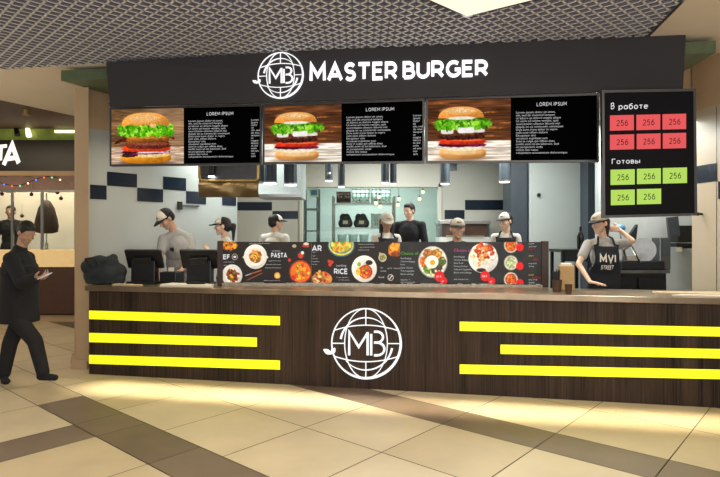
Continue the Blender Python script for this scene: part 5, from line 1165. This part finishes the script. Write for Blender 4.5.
# 9 woman with cap and apron
person('worker in white shirt, black apron and cap looking left, beside the dark pillar', P(505.5, 221.5, 7.5), -14, -52, 8, .96, fem=True, skin='skin_pale', top='shirt_white', cap=('cap_white', 'cap_black'), apron='cloth_black', hair='hair_brown', hairstyle='short', letters=[('MVI', .33, .075, .15)])
# 10 woman leaning on the counter
person('woman in dark lettered apron leaning on the counter with one hand behind her head', P(599.5, 223.5, 6.5), -8, -58, 12, 1.0, fem=True, skin='skin_pale', hair='hair_brown', hairstyle='tail', top='shirt_beige', cap=('cap_grey', 'cap_grey', 'cap_black'), apron='cloth_navy', bottom='cloth_black',
       W={'neck': P(604, 239, 6.52), 'pelvis': P(602, 287, 6.6), 'sh_r': P(588, 244, 6.5), 'sh_l': P(619, 244, 6.55), 'el_r': P(578.5, 264, 6.3), 'wr_r': P(590, 282, 6.02), 'el_l': P(632.5, 241, 6.42), 'wr_l': P(620, 230, 6.55)},
       hands={'r': ((.9, -.45, -.12), (.1, .0, -1), .1, .05, 0.), 'l': ((-.9, .2, .2), (-.3, .9, -.1), .35, 0., .1)}, letters=[('MVI', .3, .095, .19), ('STREET', .225, .052, .15)])

# ------------------------------------------------------------------ light
w = bpy.data.worlds.new('world'); SC.world = w; w.use_nodes = True; nt = w.node_tree; bg = nt.nodes['Background']
bg.inputs[0].default_value = lin('#cfccc8')+[1]; bg.inputs[1].default_value = .4
def area(name, loc, rot, sx, sy, power, col, spread=None):
    d = bpy.data.lights.new(name, 'AREA'); d.shape = 'RECTANGLE'; d.size = sx; d.size_y = sy; d.energy = power; d.color = lin(col)
    if spread: d.spread = math.radians(spread)
    o = bpy.data.objects.new(name, d); COL.objects.link(o); o.location = loc; o.rotation_euler = rot; return o
def aim(o, tgt): o.rotation_euler = (Vector(tgt)-o.location).to_track_quat('-Z', 'Y').to_euler()
aim(area('hall_light', (1.0, .6, 3.3), (0, 0, 0), 5, 2, 90, '#fff0dc'), (0, 6, 1.6))
area('corridor_downlight', (-.5, 3.4, 3.5), (0, 0, 0), 7, 1.6, 88, '#ffecc8', 140)
area('floor_band_fill', ctr(3.5, -.5, 3.52), (0, 0, crz), 6.2, .04, 21, '#fff0cc', 12)  # unseen strip added only to cast the bright floor band
aim(area('hall_bounce_fill', (0, -.6, 1.2), (0, 0, 0), 6, 1.2, 130, '#fbfaff'), (0, 4.6, 3.6)); aim(area('corridor_bounce_fill', (-6.2, 5.6, 2.2), (0, 0, 0), 1.5, 1.5, 30, '#fff2dc'), (-4.3, 7.4, 3.6))  # unseen fills added to brighten the ceilings, in place of bounced light
s0 = ctr(3.4, .42, 2.95); o = area('stand_light', s0, (0, 0, crz), 6.6, .05, 45, '#fff0d4', 150)
for x, y, p in ((-1.8, 8.2, 72), (.4, 8.9, 80), (1.9, 7.9, 76)): area('kitchen_light', (x, y, 3.08), (0, 0, 0), 1.2, .8, p, '#eef4f0')
area('kitchen_light', (3.3, 6.9, 3.08), (0, 0, 0), .8, .5, 55, '#f4f6f2')
area('backroom_light', (.3, 11.6, 3.08), (0, 0, 0), 1.8, 1., 95, '#f0fffa')
area('shop_light', (-6.5, 11.1, 3.3), (0, 0, 0), 2.5, .6, 80, '#ffe8cc'); area('corridor_light', (-6.6, 8.2, 3.4), (0, 0, 0), 2., 1., 60, '#ffe4bc')
